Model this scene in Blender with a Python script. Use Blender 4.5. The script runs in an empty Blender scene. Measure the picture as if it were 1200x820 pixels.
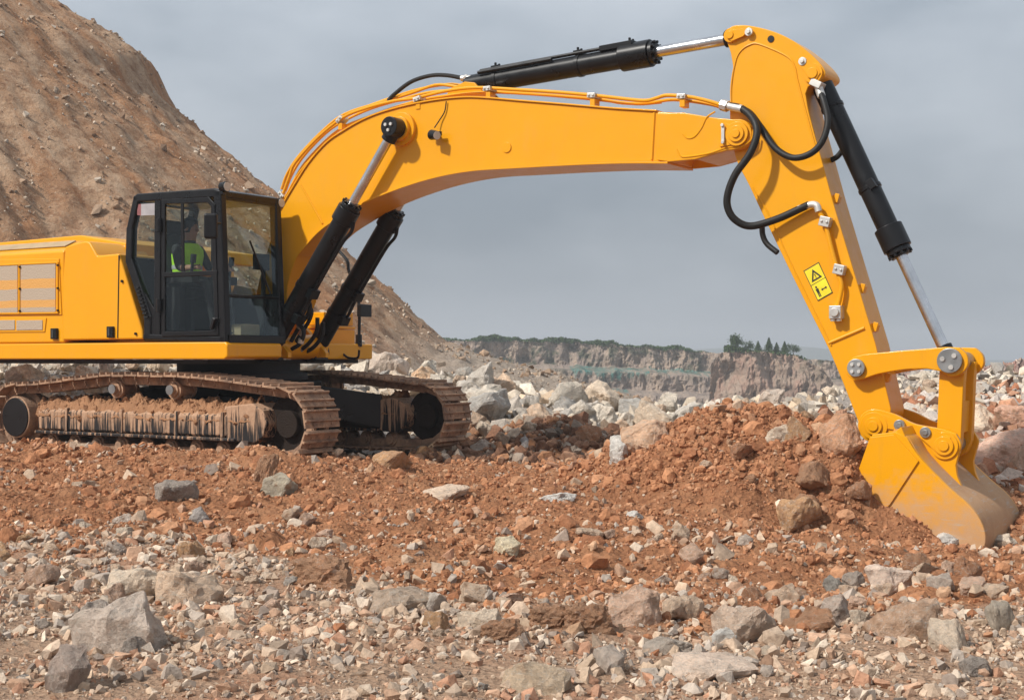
import bpy, bmesh, math, random
import numpy as np
from mathutils import Vector, Matrix

random.seed(7)
rng = np.random.default_rng(7)
R = math.radians
scene = bpy.context.scene
COL = scene.collection

# ------------------------------------------------------------------ camera
F, HZ, CAMH = 1625.0, 420.0, 1.3           # focal length in photo pixels, horizon row, eye height
cam_data = bpy.data.cameras.new('camera')
cam = bpy.data.objects.new('camera', cam_data)
COL.objects.link(cam)
cam.location = (0, 0, CAMH)
cam.rotation_euler = (R(90), 0, 0)
cam_data.sensor_width = 36.0
cam_data.lens = F / 1200.0 * 36.0
cam_data.shift_y = (HZ - 410.0) / 1200.0
cam_data.clip_start = 0.1
cam_data.clip_end = 6000.0
scene.camera = cam

# ------------------------------------------------------------------ sky, sun, exposure
SUN_TO = Vector((-0.80, -0.46, 0.88)).normalized()
world = bpy.data.worlds.new('World')
scene.world = world
world.use_nodes = True
nt = world.node_tree
nt.nodes.clear()
w_out = nt.nodes.new('ShaderNodeOutputWorld')
w_bg = nt.nodes.new('ShaderNodeBackground')
w_bg.inputs['Strength'].default_value = 0.104
w_sky = nt.nodes.new('ShaderNodeTexSky')
w_sky.sky_type = 'NISHITA'
w_sky.sun_disc = False
w_sky.sun_elevation = math.asin(SUN_TO.z)
w_sky.sun_rotation = math.atan2(SUN_TO.x, SUN_TO.y)
w_sky.air_density = 1.5
w_sky.dust_density = 4.0
w_tc = nt.nodes.new('ShaderNodeTexCoord')
w_map = nt.nodes.new('ShaderNodeMapping')
w_map.inputs['Scale'].default_value = (1.0, 1.0, 2.2)
w_n = nt.nodes.new('ShaderNodeTexNoise')
w_n.inputs['Scale'].default_value = 2.6
w_n.inputs['Detail'].default_value = 5.0
w_n.inputs['Roughness'].default_value = 0.5
w_ramp = nt.nodes.new('ShaderNodeValToRGB')
e = w_ramp.color_ramp.elements
e[0].position = 0.36; e[0].color = (0.240, 0.290, 0.352, 1)
e[1].position = 0.64; e[1].color = (0.490, 0.540, 0.605, 1)
w_sep = nt.nodes.new('ShaderNodeSeparateXYZ')
w_el = nt.nodes.new('ShaderNodeValToRGB')          # an overcast sky is darker towards the horizon
ee = w_el.color_ramp.elements
ee[0].position = 0.0; ee[0].color = (0.80, 0.81, 0.81, 1)
ee[1].position = 0.30; ee[1].color = (1.62, 1.58, 1.54, 1)
w_mul = nt.nodes.new('ShaderNodeMix'); w_mul.data_type = 'RGBA'; w_mul.blend_type = 'MULTIPLY'
w_mul.inputs[0].default_value = 1.0
w_gain = nt.nodes.new('ShaderNodeVectorMath'); w_gain.operation = 'SCALE'; w_gain.inputs['Scale'].default_value = 10.0
w_mix = nt.nodes.new('ShaderNodeMix'); w_mix.data_type = 'RGBA'
w_mix.inputs[0].default_value = 0.93
L_ = nt.links.new
L_(w_tc.outputs['Generated'], w_map.inputs['Vector'])
L_(w_map.outputs['Vector'], w_n.inputs['Vector'])
L_(w_n.outputs['Fac'], w_ramp.inputs['Fac'])
L_(w_tc.outputs['Generated'], w_sep.inputs[0])
L_(w_sep.outputs['Z'], w_el.inputs['Fac'])
L_(w_ramp.outputs['Color'], w_mul.inputs[6])
L_(w_el.outputs['Color'], w_mul.inputs[7])
L_(w_mul.outputs[2], w_gain.inputs[0])
L_(w_sky.outputs['Color'], w_mix.inputs[6])
L_(w_gain.outputs[0], w_mix.inputs[7])
L_(w_mix.outputs[2], w_bg.inputs['Color'])
L_(w_bg.outputs[0], w_out.inputs[0])

sun_data = bpy.data.lights.new('sun', 'SUN')
sun_data.energy = 5.0
sun_data.angle = R(2.6)
sun_data.color = (1.0, 0.955, 0.89)
sun = bpy.data.objects.new('sun', sun_data)
COL.objects.link(sun)
sun.location = (-20, -10, 30)
sun.rotation_euler = (-SUN_TO).to_track_quat('-Z', 'Y').to_euler()

scene.view_settings.view_transform = 'Standard'
scene.view_settings.look = 'None'
scene.view_settings.exposure = -0.10
scene.view_settings.gamma = 1.0
scene.view_settings.use_curve_mapping = False
scene.render.engine = 'CYCLES'
scene.cycles.max_bounces = 8
scene.cycles.transparent_max_bounces = 16
scene.cycles.volume_bounces = 0

# ------------------------------------------------------------------ helpers
def tag(o, label=None, cat=None, group=None, kind=None):
    if label: o['label'] = label
    if cat: o['category'] = cat
    if group: o['group'] = group
    if kind: o['kind'] = kind
    return o

def _hash(ix, iy, iz):
    h = (ix * 374761393 + iy * 668265263 + iz * 2147483647 + 1013) & 0xffffffff
    h = ((h ^ (h >> 13)) * 1274126177) & 0xffffffff
    return (h ^ (h >> 16)) & 0xffffffff

def noise3(x, y, z):
    x, y, z = np.broadcast_arrays(np.asarray(x, float), np.asarray(y, float), np.asarray(z, float))
    ix, iy, iz = np.floor(x).astype(np.int64), np.floor(y).astype(np.int64), np.floor(z).astype(np.int64)
    fx, fy, fz = x - ix, y - iy, z - iz
    u, v, w = [t * t * t * (t * (t * 6 - 15) + 10) for t in (fx, fy, fz)]
    def g(dx, dy, dz):
        h = _hash(ix + dx, iy + dy, iz + dz)
        return ((h & 1023) / 511.5 - 1) * (fx - dx) + (((h >> 10) & 1023) / 511.5 - 1) * (fy - dy) + (((h >> 20) & 1023) / 511.5 - 1) * (fz - dz)
    def lerp(a, b, t): return a + (b - a) * t
    return lerp(lerp(lerp(g(0,0,0), g(1,0,0), u), lerp(g(0,1,0), g(1,1,0), u), v),
                lerp(lerp(g(0,0,1), g(1,0,1), u), lerp(g(0,1,1), g(1,1,1), u), v), w)

def fbm(x, y, z=0.0, octv=4, gain=0.5, lac=2.03):
    s, a, f = 0.0, 1.0, 1.0
    for k in range(octv):
        s = s + a * noise3(np.asarray(x) * f + 17.3 * k, np.asarray(y) * f - 9.1 * k, np.asarray(z) * f + 3.7 * k)
        a *= gain; f *= lac
    return s

def billow(x, y, z=0.0, octv=3, gain=0.5):
    s, a, f = 0.0, 1.0, 1.0
    for k in range(octv):
        s = s + a * np.abs(noise3(np.asarray(x) * f + 5.3 * k, np.asarray(y) * f + 1.7 * k, np.asarray(z) * f))
        a *= gain; f *= 2.1
    return s

def ss(a, b, x):
    t = np.clip((np.asarray(x, float) - a) / (b - a), 0, 1)
    return t * t * (3 - 2 * t)

def np_mesh(name, V, T, col=None, smooth=False, attrs=None):
    """triangle mesh from arrays"""
    m = bpy.data.meshes.new(name)
    V = np.ascontiguousarray(V, np.float32); T = np.ascontiguousarray(T, np.int32)
    k = T.shape[1]
    m.vertices.add(len(V)); m.vertices.foreach_set('co', V.ravel())
    m.loops.add(T.size); m.loops.foreach_set('vertex_index', T.ravel())
    m.polygons.add(len(T)); m.polygons.foreach_set('loop_start', np.arange(0, T.size, k, dtype=np.int32))
    if smooth: m.polygons.foreach_set('use_smooth', np.ones(len(T), bool))
    else: m.polygons.foreach_set('use_smooth', np.zeros(len(T), bool))
    m.update(calc_edges=True)
    if col is not None:
        a = m.attributes.new('Col', 'FLOAT_COLOR', 'POINT')
        c = np.ones((len(V), 4), np.float32); c[:, :3] = col
        a.data.foreach_set('color', c.ravel())
    for nme, arr in (attrs or {}).items():
        if arr.ndim == 1:
            a = m.attributes.new(nme, 'FLOAT', 'POINT'); a.data.foreach_set('value', arr.astype(np.float32))
        else:
            a = m.attributes.new(nme, 'FLOAT_VECTOR', 'POINT'); a.data.foreach_set('vector', arr.astype(np.float32).ravel())
    return m

def grid_quads(nx, ny):
    i = np.arange(nx - 1)[None, :] + (np.arange(ny - 1) * nx)[:, None]
    i = i.ravel()
    return np.stack([i, i + 1, i + nx + 1, i + nx], 1)

def link(name, mesh, mat=None, parent=None):
    o = bpy.data.objects.new(name, mesh)
    COL.objects.link(o)
    if mat is not None and len(mesh.materials) == 0: mesh.materials.append(mat)
    if parent is not None: o.parent = parent
    return o

# ------------------------------------------------------------------ materials
class NT:
    def __init__(s, name):
        s.m = bpy.data.materials.new(name); s.m.use_nodes = True
        s.t = s.m.node_tree; s.b = s.t.nodes['Principled BSDF']; s.out = s.t.nodes['Material Output']
    def n(s, typ, **kw):
        nd = s.t.nodes.new(typ)
        for k, v in kw.items():
            if k in nd.inputs.keys(): nd.inputs[k].default_value = v
            else: setattr(nd, k, v)
        return nd
    def l(s, a, b): s.t.links.new(a, b)
    def noise(s, vec, scale, detail=4.0, rough=0.55):
        nd = s.n('ShaderNodeTexNoise'); nd.inputs['Scale'].default_value = scale
        nd.inputs['Detail'].default_value = detail; nd.inputs['Roughness'].default_value = rough
        if vec is not None: s.l(vec, nd.inputs['Vector'])
        return nd.outputs['Fac']
    def ramp(s, fac, stops):
        nd = s.n('ShaderNodeValToRGB'); el = nd.color_ramp.elements
        while len(el) < len(stops): el.new(0.5)
        for e_, (p, c) in zip(el, stops):
            e_.position = p; e_.color = (c, c, c, 1) if not hasattr(c, '__len__') else (*c, 1)
        s.l(fac, nd.inputs['Fac']); return nd.outputs['Color']
    def mix(s, fac, a, b, mode='MIX'):
        nd = s.n('ShaderNodeMix'); nd.data_type = 'RGBA'; nd.blend_type = mode
        for sock, v in ((nd.inputs[0], fac), (nd.inputs[6], a), (nd.inputs[7], b)):
            if isinstance(v, (int, float)): sock.default_value = v if sock == nd.inputs[0] else (v, v, v, 1)
            elif isinstance(v, tuple): sock.default_value = (*v, 1)
            else: s.l(v, sock)
        return nd.outputs[2]
    def math(s, op, a, b=0.0):
        nd = s.n('ShaderNodeMath'); nd.operation = op
        for sock, v in ((nd.inputs[0], a), (nd.inputs[1], b)):
            if isinstance(v, (int, float)): sock.default_value = v
            else: s.l(v, sock)
        return nd.outputs[0]
    def bump(s, h, strength=0.5, dist=0.02, prev=None):
        nd = s.n('ShaderNodeBump'); nd.inputs['Strength'].default_value = strength; nd.inputs['Distance'].default_value = dist
        s.l(h, nd.inputs['Height'])
        if prev is not None: s.l(prev, nd.inputs['Normal'])
        return nd.outputs['Normal']
    def set(s, color=None, rough=None, normal=None, metal=None, spec=None):
        for k, v in (('Base Color', color), ('Roughness', rough), ('Normal', normal), ('Metallic', metal), ('Specular IOR Level', spec)):
            if v is None: continue
            if isinstance(v, tuple): s.b.inputs[k].default_value = (*v, 1)
            elif isinstance(v, (int, float)): s.b.inputs[k].default_value = v
            else: s.l(v, s.b.inputs[k])
        return s.m
    def objvec(s): return s.n('ShaderNodeTexCoord').outputs['Object']
    def pos(s): return s.n('ShaderNodeNewGeometry').outputs['Position']
    def attr(s, name, out='Fac'):
        nd = s.n('ShaderNodeAttribute'); nd.attribute_name = name; return nd.outputs[out]
    def scaled(s, vec, sc, loc=(0, 0, 0)):
        nd = s.n('ShaderNodeMapping'); nd.inputs['Scale'].default_value = sc; nd.inputs['Location'].default_value = loc
        s.l(vec, nd.inputs['Vector']); return nd.outputs['Vector']

RED = (0.445, 0.208, 0.102)
RED_D = (0.245, 0.106, 0.053)
TAN = (0.40, 0.26, 0.165)
GRAV = (0.40, 0.315, 0.245)

def mat_ground():
    s = NT('ground_soil')
    p = s.pos()
    g = s.attr('gravel')
    n1 = s.noise(p, 1.3, 6, 0.6); n2 = s.noise(p, 9.0, 5, 0.65); n3 = s.noise(p, 45.0, 4, 0.7)
    soil = s.mix(s.ramp(n2, [(0.30, 0.0), (0.70, 1.0)]), RED_D, RED)
    soil = s.mix(s.ramp(n1, [(0.50, 0.0), (0.72, 0.75)]), soil, (0.47, 0.25, 0.135))
    grav = s.mix(s.ramp(n3, [(0.30, 0.0), (0.70, 1.0)]), (0.28, 0.165, 0.105), (0.50, 0.345, 0.235))
    grav = s.mix(s.ramp(n1, [(0.48, 0.0), (0.62, 0.7)]), grav, (0.38, 0.20, 0.12))
    f = s.math('ADD', g, s.math('MULTIPLY', s.math('SUBTRACT', n2, 0.5), 0.9))
    col = s.mix(s.ramp(f, [(0.35, 0.0), (0.65, 1.0)]), soil, grav)
    grey = s.mix(s.ramp(n2, [(0.3, 0.0), (0.7, 1.0)]), (0.26, 0.23, 0.205), (0.47, 0.42, 0.37))
    col = s.mix(s.attr('grey'), col, grey)
    vor = s.n('ShaderNodeTexVoronoi'); vor.inputs['Scale'].default_value = 22.0; s.l(p, vor.inputs['Vector'])
    nb = s.bump(vor.outputs['Distance'], 0.8, 0.04)
    nb = s.bump(n3, 0.9, 0.03, nb)
    return s.set(col, 0.95, nb, spec=0.15)

def mat_hill():
    s = NT('hill_soil')
    pol = s.attr('polar', 'Vector'); p = s.pos()
    st = s.noise(s.scaled(pol, (1.0, 0.35, 1.0)), 7.0, 7, 0.65)
    st2 = s.noise(s.scaled(pol, (1.0, 0.16, 1.0), (3, 1, 0)), 2.4, 6, 0.6)
    nn = s.noise(p, 2.2, 7, 0.70); nf = s.noise(p, 7.5, 5, 0.75)
    c = s.mix(s.ramp(st2, [(0.42, 0.0), (0.58, 1.0)]), (0.40, 0.195, 0.095), (0.48, 0.335, 0.225))
    c = s.mix(s.ramp(st, [(0.40, 0.0), (0.68, 0.8)]), c, (0.46, 0.28, 0.165))
    c = s.mix(s.ramp(nn, [(0.34, 0.85), (0.54, 0.0)]), c, (0.22, 0.11, 0.058))
    c = s.mix(s.ramp(nf, [(0.54, 0.0), (0.74, 0.9)]), c, (0.58, 0.435, 0.31))
    c = s.mix(s.attr('grey'), c, s.mix(s.ramp(nf, [(0.3, 0.0), (0.7, 1.0)]), (0.25, 0.195, 0.15), (0.50, 0.41, 0.33)))
    nb = s.bump(nn, 0.8, 0.25); nb = s.bump(nf, 0.8, 0.08, nb)
    return s.set(c, 0.97, nb, spec=0.1)

def rock_nodes(s, tint, vec):
    n1 = s.noise(vec, 1.7, 7, 0.68); n2 = s.noise(vec, 7.5, 6, 0.7); n3 = s.noise(s.scaled(vec, (1, 1, 3.0), (4, 2, 7)), 2.2, 5, 0.65)
    c = s.mix(1.0, s.ramp(n1, [(0.30, 0.80), (0.50, 1.15), (0.70, 1.45)]), tint, 'MULTIPLY')
    c = s.mix(s.ramp(n3, [(0.57, 0.0), (0.66, 0.6), (0.72, 0.25)]), c, (0.62, 0.54, 0.44))
    vein = s.math('ABSOLUTE', s.math('SUBTRACT', s.noise(s.scaled(vec, (1, 1, 1), (9, 4, 1)), 2.4, 4, 0.6), 0.5))
    c = s.mix(s.ramp(vein, [(0.0, 0.55), (0.018, 0.0)]), c, (0.70, 0.64, 0.56))
    c = s.mix(s.ramp(n2, [(0.60, 0.0), (0.78, 0.3)]), c, (0.28, 0.21, 0.16))
    return c, n1, n2

def mat_rock_obj():
    s = NT('quarry_rock')
    oi = s.n('ShaderNodeObjectInfo')
    tc = s.objvec()
    add = s.n('ShaderNodeVectorMath'); add.operation = 'ADD'
    cmb = s.n('ShaderNodeCombineXYZ')
    sc = s.math('MULTIPLY', oi.outputs['Random'], 40.0)
    s.l(sc, cmb.inputs[0]); s.l(sc, cmb.inputs[1])
    s.l(tc, add.inputs[0]); s.l(cmb.outputs[0], add.inputs[1])
    v = add.outputs[0]
    c, n1, n2 = rock_nodes(s, oi.outputs['Color'], v)
    dust = s.noise(s.scaled(v, (1, 1, 1), (11, 3, 5)), 1.8, 5, 0.6)
    thr = s.math('ADD', dust, s.math('MULTIPLY', s.math('SUBTRACT', oi.outputs['Alpha'], 0.5), 0.6))
    c = s.mix(s.ramp(thr, [(0.46, 0.0), (0.66, 0.8)]), c, (0.47, 0.27, 0.16))
    nb = s.bump(n1, 0.7, 0.12); nb = s.bump(n2, 0.9, 0.05, nb); nb = s.bump(s.noise(v, 26.0, 4, 0.7), 0.7, 0.015, nb)
    return s.set(c, 0.9, nb, spec=0.25)

def mat_piece(name, soil=False):
    s = NT(name)
    t = s.attr('Col', 'Color'); p = s.pos()
    n1 = s.noise(p, 30.0, 5, 0.65); n2 = s.noise(p, 90.0, 3, 0.6)
    c = s.mix(1.0, s.ramp(n1, [(0.28, 0.68), (0.72, 1.25)]), t, 'MULTIPLY')
    nb = s.bump(n1, 0.7 if soil else 0.4, 0.02); nb = s.bump(n2, 0.5, 0.008, nb)
    return s.set(c, 0.95, nb, spec=0.15)

M = {}
M['ground'] = mat_ground()
M['hill'] = mat_hill()
M['rock'] = mat_rock_obj()
M['stone'] = mat_piece('loose_stone')
M['clod'] = mat_piece('soil_clod', True)

# ------------------------------------------------------------------ terrain
def lerp_pts(x, xs, ys): return np.interp(x, xs, ys)

def ground_base(x, y):
    x = np.asarray(x, float); y = np.asarray(y, float)
    z = -0.18 + 0.18 * ss(8.5, 14.5, y)
    z = z - 0.37 * np.exp(-((x - 4.3) / 1.9) ** 2 - ((y - 12.7) / 1.7) ** 2)
    z = z + 0.10 * np.exp(-((x + 3.0) / 3.2) ** 2) * ss(12.2, 14.6, y) * (1 - ss(16.2, 18, y))
    # soil pressed up round the near track
    mp = (x + 3.65) * 0.848 - (y - 18.35) * 0.530; mq = -(x + 3.65) * 0.530 - (y - 18.35) * 0.848
    z = z + (0.10 * ss(0.9, 1.2, mq) + 0.10 * ss(1.66, 1.9, mq)) * (1 - ss(2.1, 3.6, mq)) * ss(-4.2, -3.0, mp) * (1 - ss(2.5, 4.2, mp))
    # heap of red soil in front of the bucket
    wob = 0.22 * fbm(x * 1.1, y * 1.1, 2.0, 3)
    r = np.sqrt(((x - 2.42) / 1.75) ** 2 + ((y - 14.6) / 2.0) ** 2) + wob
    z = z + 1.10 * np.clip(1 - r, 0, 1) ** 0.85 * (1 - 0.16 * np.exp(-(r / 0.22) ** 2))
    r = np.sqrt(((x - 3.25) / 0.95) ** 2 + ((y - 13.35) / 1.1) ** 2) + wob
    z = z + 0.52 * np.clip(1 - r, 0, 1)
    # low dark heap behind the tracks
    r = np.sqrt(((x - 0.70) / 1.15) ** 2 + ((y - 19.6) / 1.6) ** 2) + wob
    z = z + 0.44 * np.clip(1 - r, 0, 1) ** 0.9
    # rubble ridge
    top = lerp_pts(x, [-14, -6, -3.3, -1.6, 0.0, 1.3, 2.5, 4.2, 6.0, 8.0, 12, 20], [1.15, 1.15, 1.2, 0.98, 0.78, 0.34, 0.26, 0.46, 0.46, 0.45, 0.5, 0.3])
    rid = top * np.exp(-((y - 25.0) / 3.6) ** 2)
    z = z + rid + 0.10 * ss(18, 24, y) * fbm(x * 0.9, y * 0.9, 5.0, 3)
    z = z + 0.55 * ss(5.0, 7.5, x) * ss(15.5, 19.5, y) * (1 - ss(24, 30, y))
    pit = ss(28, 62, y) * ss(-30, 4, x)
    z = z - 15.0 * pit - 8.0 * ss(60, 160, y) * ss(-30, 30, x)
    return z

def gravel_mask(x, y):
    x = np.asarray(x, float); y = np.asarray(y, float)
    edge = 8.1 + 2.6 * ss(0.3, -3.2, x) + 1.5 * fbm(x * 0.7, y * 0.7, 9.0, 4)
    return 1 - ss(edge - 0.8, edge + 1.3, y)

def ground_h(x, y):
    z = ground_base(x, y)
    near = 1 - ss(24, 40, y)
    d = 0.085 * fbm(x * 0.55, y * 0.55, 1.0, 3) + 0.085 * billow(x * 1.7, y * 1.7, 4.0, 3) + 0.055 * billow(x * 6.0, y * 6.0, 8.0, 2) - 0.065
    rough = (1 - gravel_mask(x, y)) * (1 - ss(19, 22, y))
    d = d * (0.55 + 0.85 * rough) + rough * 0.17 * (billow(x * 1.25, y * 1.25, 14.0, 4) - 0.35)
    return z + d * near

def grey_mask(x, y):
    return ss(19.5, 22.5, y + 2.2 * ss(0.9, -0.3, x) * ss(-4, -1.5, x) + 1.6 * fbm(np.asarray(x) * .7, np.asarray(y) * .7, 3.0, 3)) * (1 - 0.55 * ss(4.5, 7, x) * (1 - ss(21, 25, y)))

xs = np.concatenate([np.linspace(-1600, -60, 14)[:-1], np.linspace(-60, -14, 24)[:-1], np.linspace(-14, -6.2, 70)[:-1], np.arange(-6.2, 6.8, 0.042), np.linspace(6.8, 16, 75), np.linspace(16, 60, 24)[1:], np.linspace(60, 1600, 14)[1:]])
ys = np.concatenate([np.linspace(-60, 0, 8)[:-1], np.linspace(0, 4.6, 16)[:-1], np.arange(4.6, 17.0, 0.044), np.arange(17.0, 30, 0.11), np.linspace(30, 80, 46)[1:], np.linspace(80, 500, 24)[1:], np.linspace(500, 2600, 12)[1:]])
gx, gy = np.meshgrid(xs, ys)
gx, gy = gx.ravel(), gy.ravel()
gz = ground_h(gx, gy)
ground = link('ground', np_mesh('ground', np.stack([gx, gy, gz], 1), grid_quads(len(xs), len(ys)), smooth=True,
              attrs={'gravel': gravel_mask(gx, gy), 'grey': grey_mask(gx, gy)}), M['ground'])
tag(ground, 'rough quarry floor of red soil and pale gravel', kind='structure')

def at_ground(px, py):
    """world point where the sight line through a photo pixel meets the ground"""
    dx, dz = (px - 600) / F, (HZ - py) / F
    t = np.arange(4.5, 45, 0.02)
    below = CAMH + dz * t < ground_h(dx * t, t)
    k = int(np.argmax(below)) if below.any() else len(t) - 1
    return Vector((dx * t[k], t[k], float(ground_h(dx * t[k], t[k]))))

# spoil heap rising behind the machine
AX, AY = -26.1, 49.0
def hill_h(x, y):
    d = np.hypot(x - AX, y - AY)
    th = np.arctan2(y - AY, x - AX)
    rill = 0.20 * fbm(th * 7, d * 0.05, 0, 3) - 0.24 * ss(0.22, 0.0, np.abs(fbm(th * 6 + 0.03 * d, d * 0.03, 11, 2))) * ss(0.0, 0.35, fbm(th * 3, d * 0.09, 4, 2) + 0.1) + 0.10 * fbm(th * 40, d * 0.15, 3, 3)
    h1 = 22.0 - 0.845 * d + rill * ss(1, 8, d) * 1.5
    lump = 0.40 * fbm(x * 0.22, y * 0.22, 7, 5) + 0.20 * billow(x * 0.9, y * 0.9, 2, 3) + 0.17 * fbm(x * 2.2, y * 2.2, 4, 2)
    h2 = 3.05 - 0.285 * np.hypot(x + 7.0, (y - 47.0) * 1.0)
    h = np.maximum(h1, h2) + lump
    lip = 0.85 * np.where(d < 13.3, np.exp(-((d - 13.3) / 2.2) ** 2), np.exp(-((d - 13.3) / 0.45) ** 2)) * np.exp(-((y - AY) / 5.0) ** 2) * ss(0, 3, x - AX)
    return h + lip

hx = np.arange(-56, 22, 0.16); hy = np.arange(22.5, 66, 0.18)
hgx, hgy = np.meshgrid(hx, hy); hgx, hgy = hgx.ravel(), hgy.ravel()
hgz = np.maximum(hill_h(hgx, hgy), -18)
hd = np.hypot(hgx - AX, hgy - AY); hth = np.arctan2(hgy - AY, hgx - AX)
hgrey = np.clip(ss(-4.5, 0.5, hgx + 0.35 * (22 - hgz) * 0 + 1.2 * fbm(hgx * .4, hgy * .4, 1, 3)) + 0.75 * ss(2.6, 0.2, hgz), 0, 1)
hill = link('hill', np_mesh('hill', np.stack([hgx, hgy, hgz], 1), grid_quads(len(hx), len(hy)), smooth=True,
            attrs={'polar': np.stack([hth * 6, hd * 0.6, hd * 0], 1), 'grey': hgrey}), M['hill'])
tag(hill, 'steep brown spoil heap rising behind the machine', kind='structure')
# ------------------------------------------------------------------ far quarry faces
def mat_cliff(name, a, b, c, veg=0.0, sc=1.0):
    s = NT(name); p = s.pos()
    n1 = s.noise(p, 0.16*sc, 7, 0.65); n2 = s.noise(s.scaled(p, (1, 1, 0.22)), 0.55*sc, 6, 0.65); n3 = s.noise(s.scaled(p, (0.25, 0.25, 1.6)), 0.35*sc, 5, 0.6)
    col = s.mix(s.ramp(n1, [(0.36, 0.0), (0.64, 1.0)]), a, b)
    col = s.mix(s.ramp(n2, [(0.48, 0.0), (0.70, 0.9)]), col, c)
    col = s.mix(s.ramp(n3, [(0.30, 0.7), (0.46, 0.0)]), col, tuple(x*0.45 for x in a))
    if veg:
        nv = s.noise(p, 0.30*sc, 6, 0.7)
        up = s.attr('upper')
        col = s.mix(s.math('MULTIPLY', s.ramp(nv, [(0.50, 0.0), (0.60, 1.0)]), s.math('MULTIPLY', up, veg)), col, (0.045, 0.062, 0.030))
    nb = s.bump(n2, 0.9, 1.2/sc); nb = s.bump(s.noise(p, 1.6*sc, 5, 0.7), 0.8, 0.5/sc, nb)
    return s.set(col, 0.97, nb, spec=0.1)

class Cliff:
    def __init__(s, name, tops, ybot, Y, benches, amp, mat, nu=260, nv=60, depth=60, slope=0.35, seed=0, lean=0.0, back=0.03):
        s.tops, s.ybot, s.Y, s.b, s.amp, s.slope, s.seed, s.lean = tops, ybot, Y, benches, amp, slope, seed, lean
        s.px0, s.px1 = tops[0][0], tops[-1][0]
        u = np.linspace(0, 1, nu); v = np.concatenate([np.linspace(0, 1, nv)])
        U, V = np.meshgrid(u, v); X, Yc, Z = s.surf(U.ravel(), V.ravel())
        # plateau running back from the rim
        Ub, Vb = np.meshgrid(u, np.linspace(0.08, 1, 6)); xr, yr, zr = s.surf(Ub.ravel(), np.ones(Ub.size))
        yb = yr + depth*Vb.ravel(); zb_ = zr - back*depth*Vb.ravel() + 0.01*depth*fbm(xr*0.1, yb*0.1, 3, 3)
        P = np.concatenate([np.stack([X, Yc, Z], 1), np.stack([xr, yb, zb_], 1)])
        up = np.concatenate([ss(0.55, 0.75, V.ravel()), np.ones(len(xr))])
        s.o = link(name, np_mesh(name, P, grid_quads(nu, nv + 6), smooth=False, attrs={'upper': up}), mat)
    def surf(s, u, v):
        u = np.asarray(u, float); v = np.asarray(v, float)
        px = s.px0 + (s.px1 - s.px0)*u
        x = (px - 600)/F*s.Y
        yt = np.interp(px, [t[0] for t in s.tops], [t[1] for t in s.tops])
        zt_ = CAMH + (HZ - yt)/F*s.Y; zb_ = CAMH + (HZ - s.ybot)/F*s.Y
        zt_ = zt_ + s.amp*0.16*fbm(x*0.35/s.amp*4, 0*x, s.seed, 4)
        z = zb_ + (zt_ - zb_)*v
        y = s.Y + s.slope*(z - zb_)*0.5 + s.lean*(x - x.min())
        for bv, bw in s.b: y = y + bw*ss(bv - 0.035, bv + 0.035, v + 0.03*fbm(x*0.08, 0*x, 5 + s.seed, 3))
        k = 4.0/s.amp
        y = y + s.amp*(0.9*fbm(x*0.22*k, z*0.10*k, 1.0 + s.seed, 5) + 0.35*billow(x*0.9*k, z*0.5*k, 2.0 + s.seed, 3))
        return x, y, z

far = Cliff('cliff', [(400, 392), (545, 398), (600, 397), (680, 400), (760, 405), (840, 411), (900, 415), (1020, 424), (1120, 428)], 505, 230, [(0.70, 9.0), (0.44, 7.0)], 4.0,
            mat_cliff('far_rock_face', (0.29, 0.225, 0.185), (0.40, 0.31, 0.245), (0.53, 0.40, 0.29), 0.8), 420, 90, seed=1.0)
tag(far.o, 'grey benched quarry wall with teal netting far behind the rubble', kind='structure')
mid = Cliff('cliff', [(836, 424), (850, 414), (875, 411), (905, 412), (932, 414), (948, 421), (962, 430), (978, 447), (996, 470), (1015, 490)], 500, 190, [], 4.5,
            mat_cliff('tan_rock_face', (0.36, 0.265, 0.205), (0.45, 0.345, 0.26), (0.43, 0.25, 0.185), 0.3), 200, 70, depth=3, seed=4.0, back=2.5)
tag(mid.o, 'tan and pink rock bluff topped with small trees', kind='structure')
rgt = Cliff('cliff', [(1020, 446), (1045, 436), (1075, 434), (1105, 437), (1140, 434), (1170, 429), (1210, 426), (1300, 418), (1420, 410)], 500, 82, [(0.5, 3.0)], 2.4,
            mat_cliff('pink_rubble_face', (0.37, 0.26, 0.22), (0.45, 0.36, 0.305), (0.42, 0.20, 0.155), 0.0, 2.4), 240, 70, depth=5, slope=1.2, seed=7.0, back=0.9)
tag(rgt.o, 'low pinkish rubble bank behind the arm', kind='structure')
# faint hill on the skyline
dx_ = np.linspace(-500, 900, 90); dy_ = np.linspace(1500, 2400, 16)
DX, DY = np.meshgrid(dx_, dy_); DX, DY = DX.ravel(), DY.ravel()
DZ = -25 + (22 + 20*np.exp(-((DX - 330)/150)**2) + 5*fbm(DX*0.008, DY*0.006, 1, 4)) * ss(1500, 1720, DY)
s = NT('distant_hill'); s.set(s.mix(s.noise(s.pos(), 0.02, 6, 0.7), (0.035, 0.05, 0.028), (0.09, 0.10, 0.06)), 1.0, spec=0.0)
tag(link('distant_hill', np_mesh('distant_hill', np.stack([DX, DY, DZ], 1), grid_quads(90, 16), smooth=True), s.m), 'wooded hill on the skyline', kind='structure')

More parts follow.
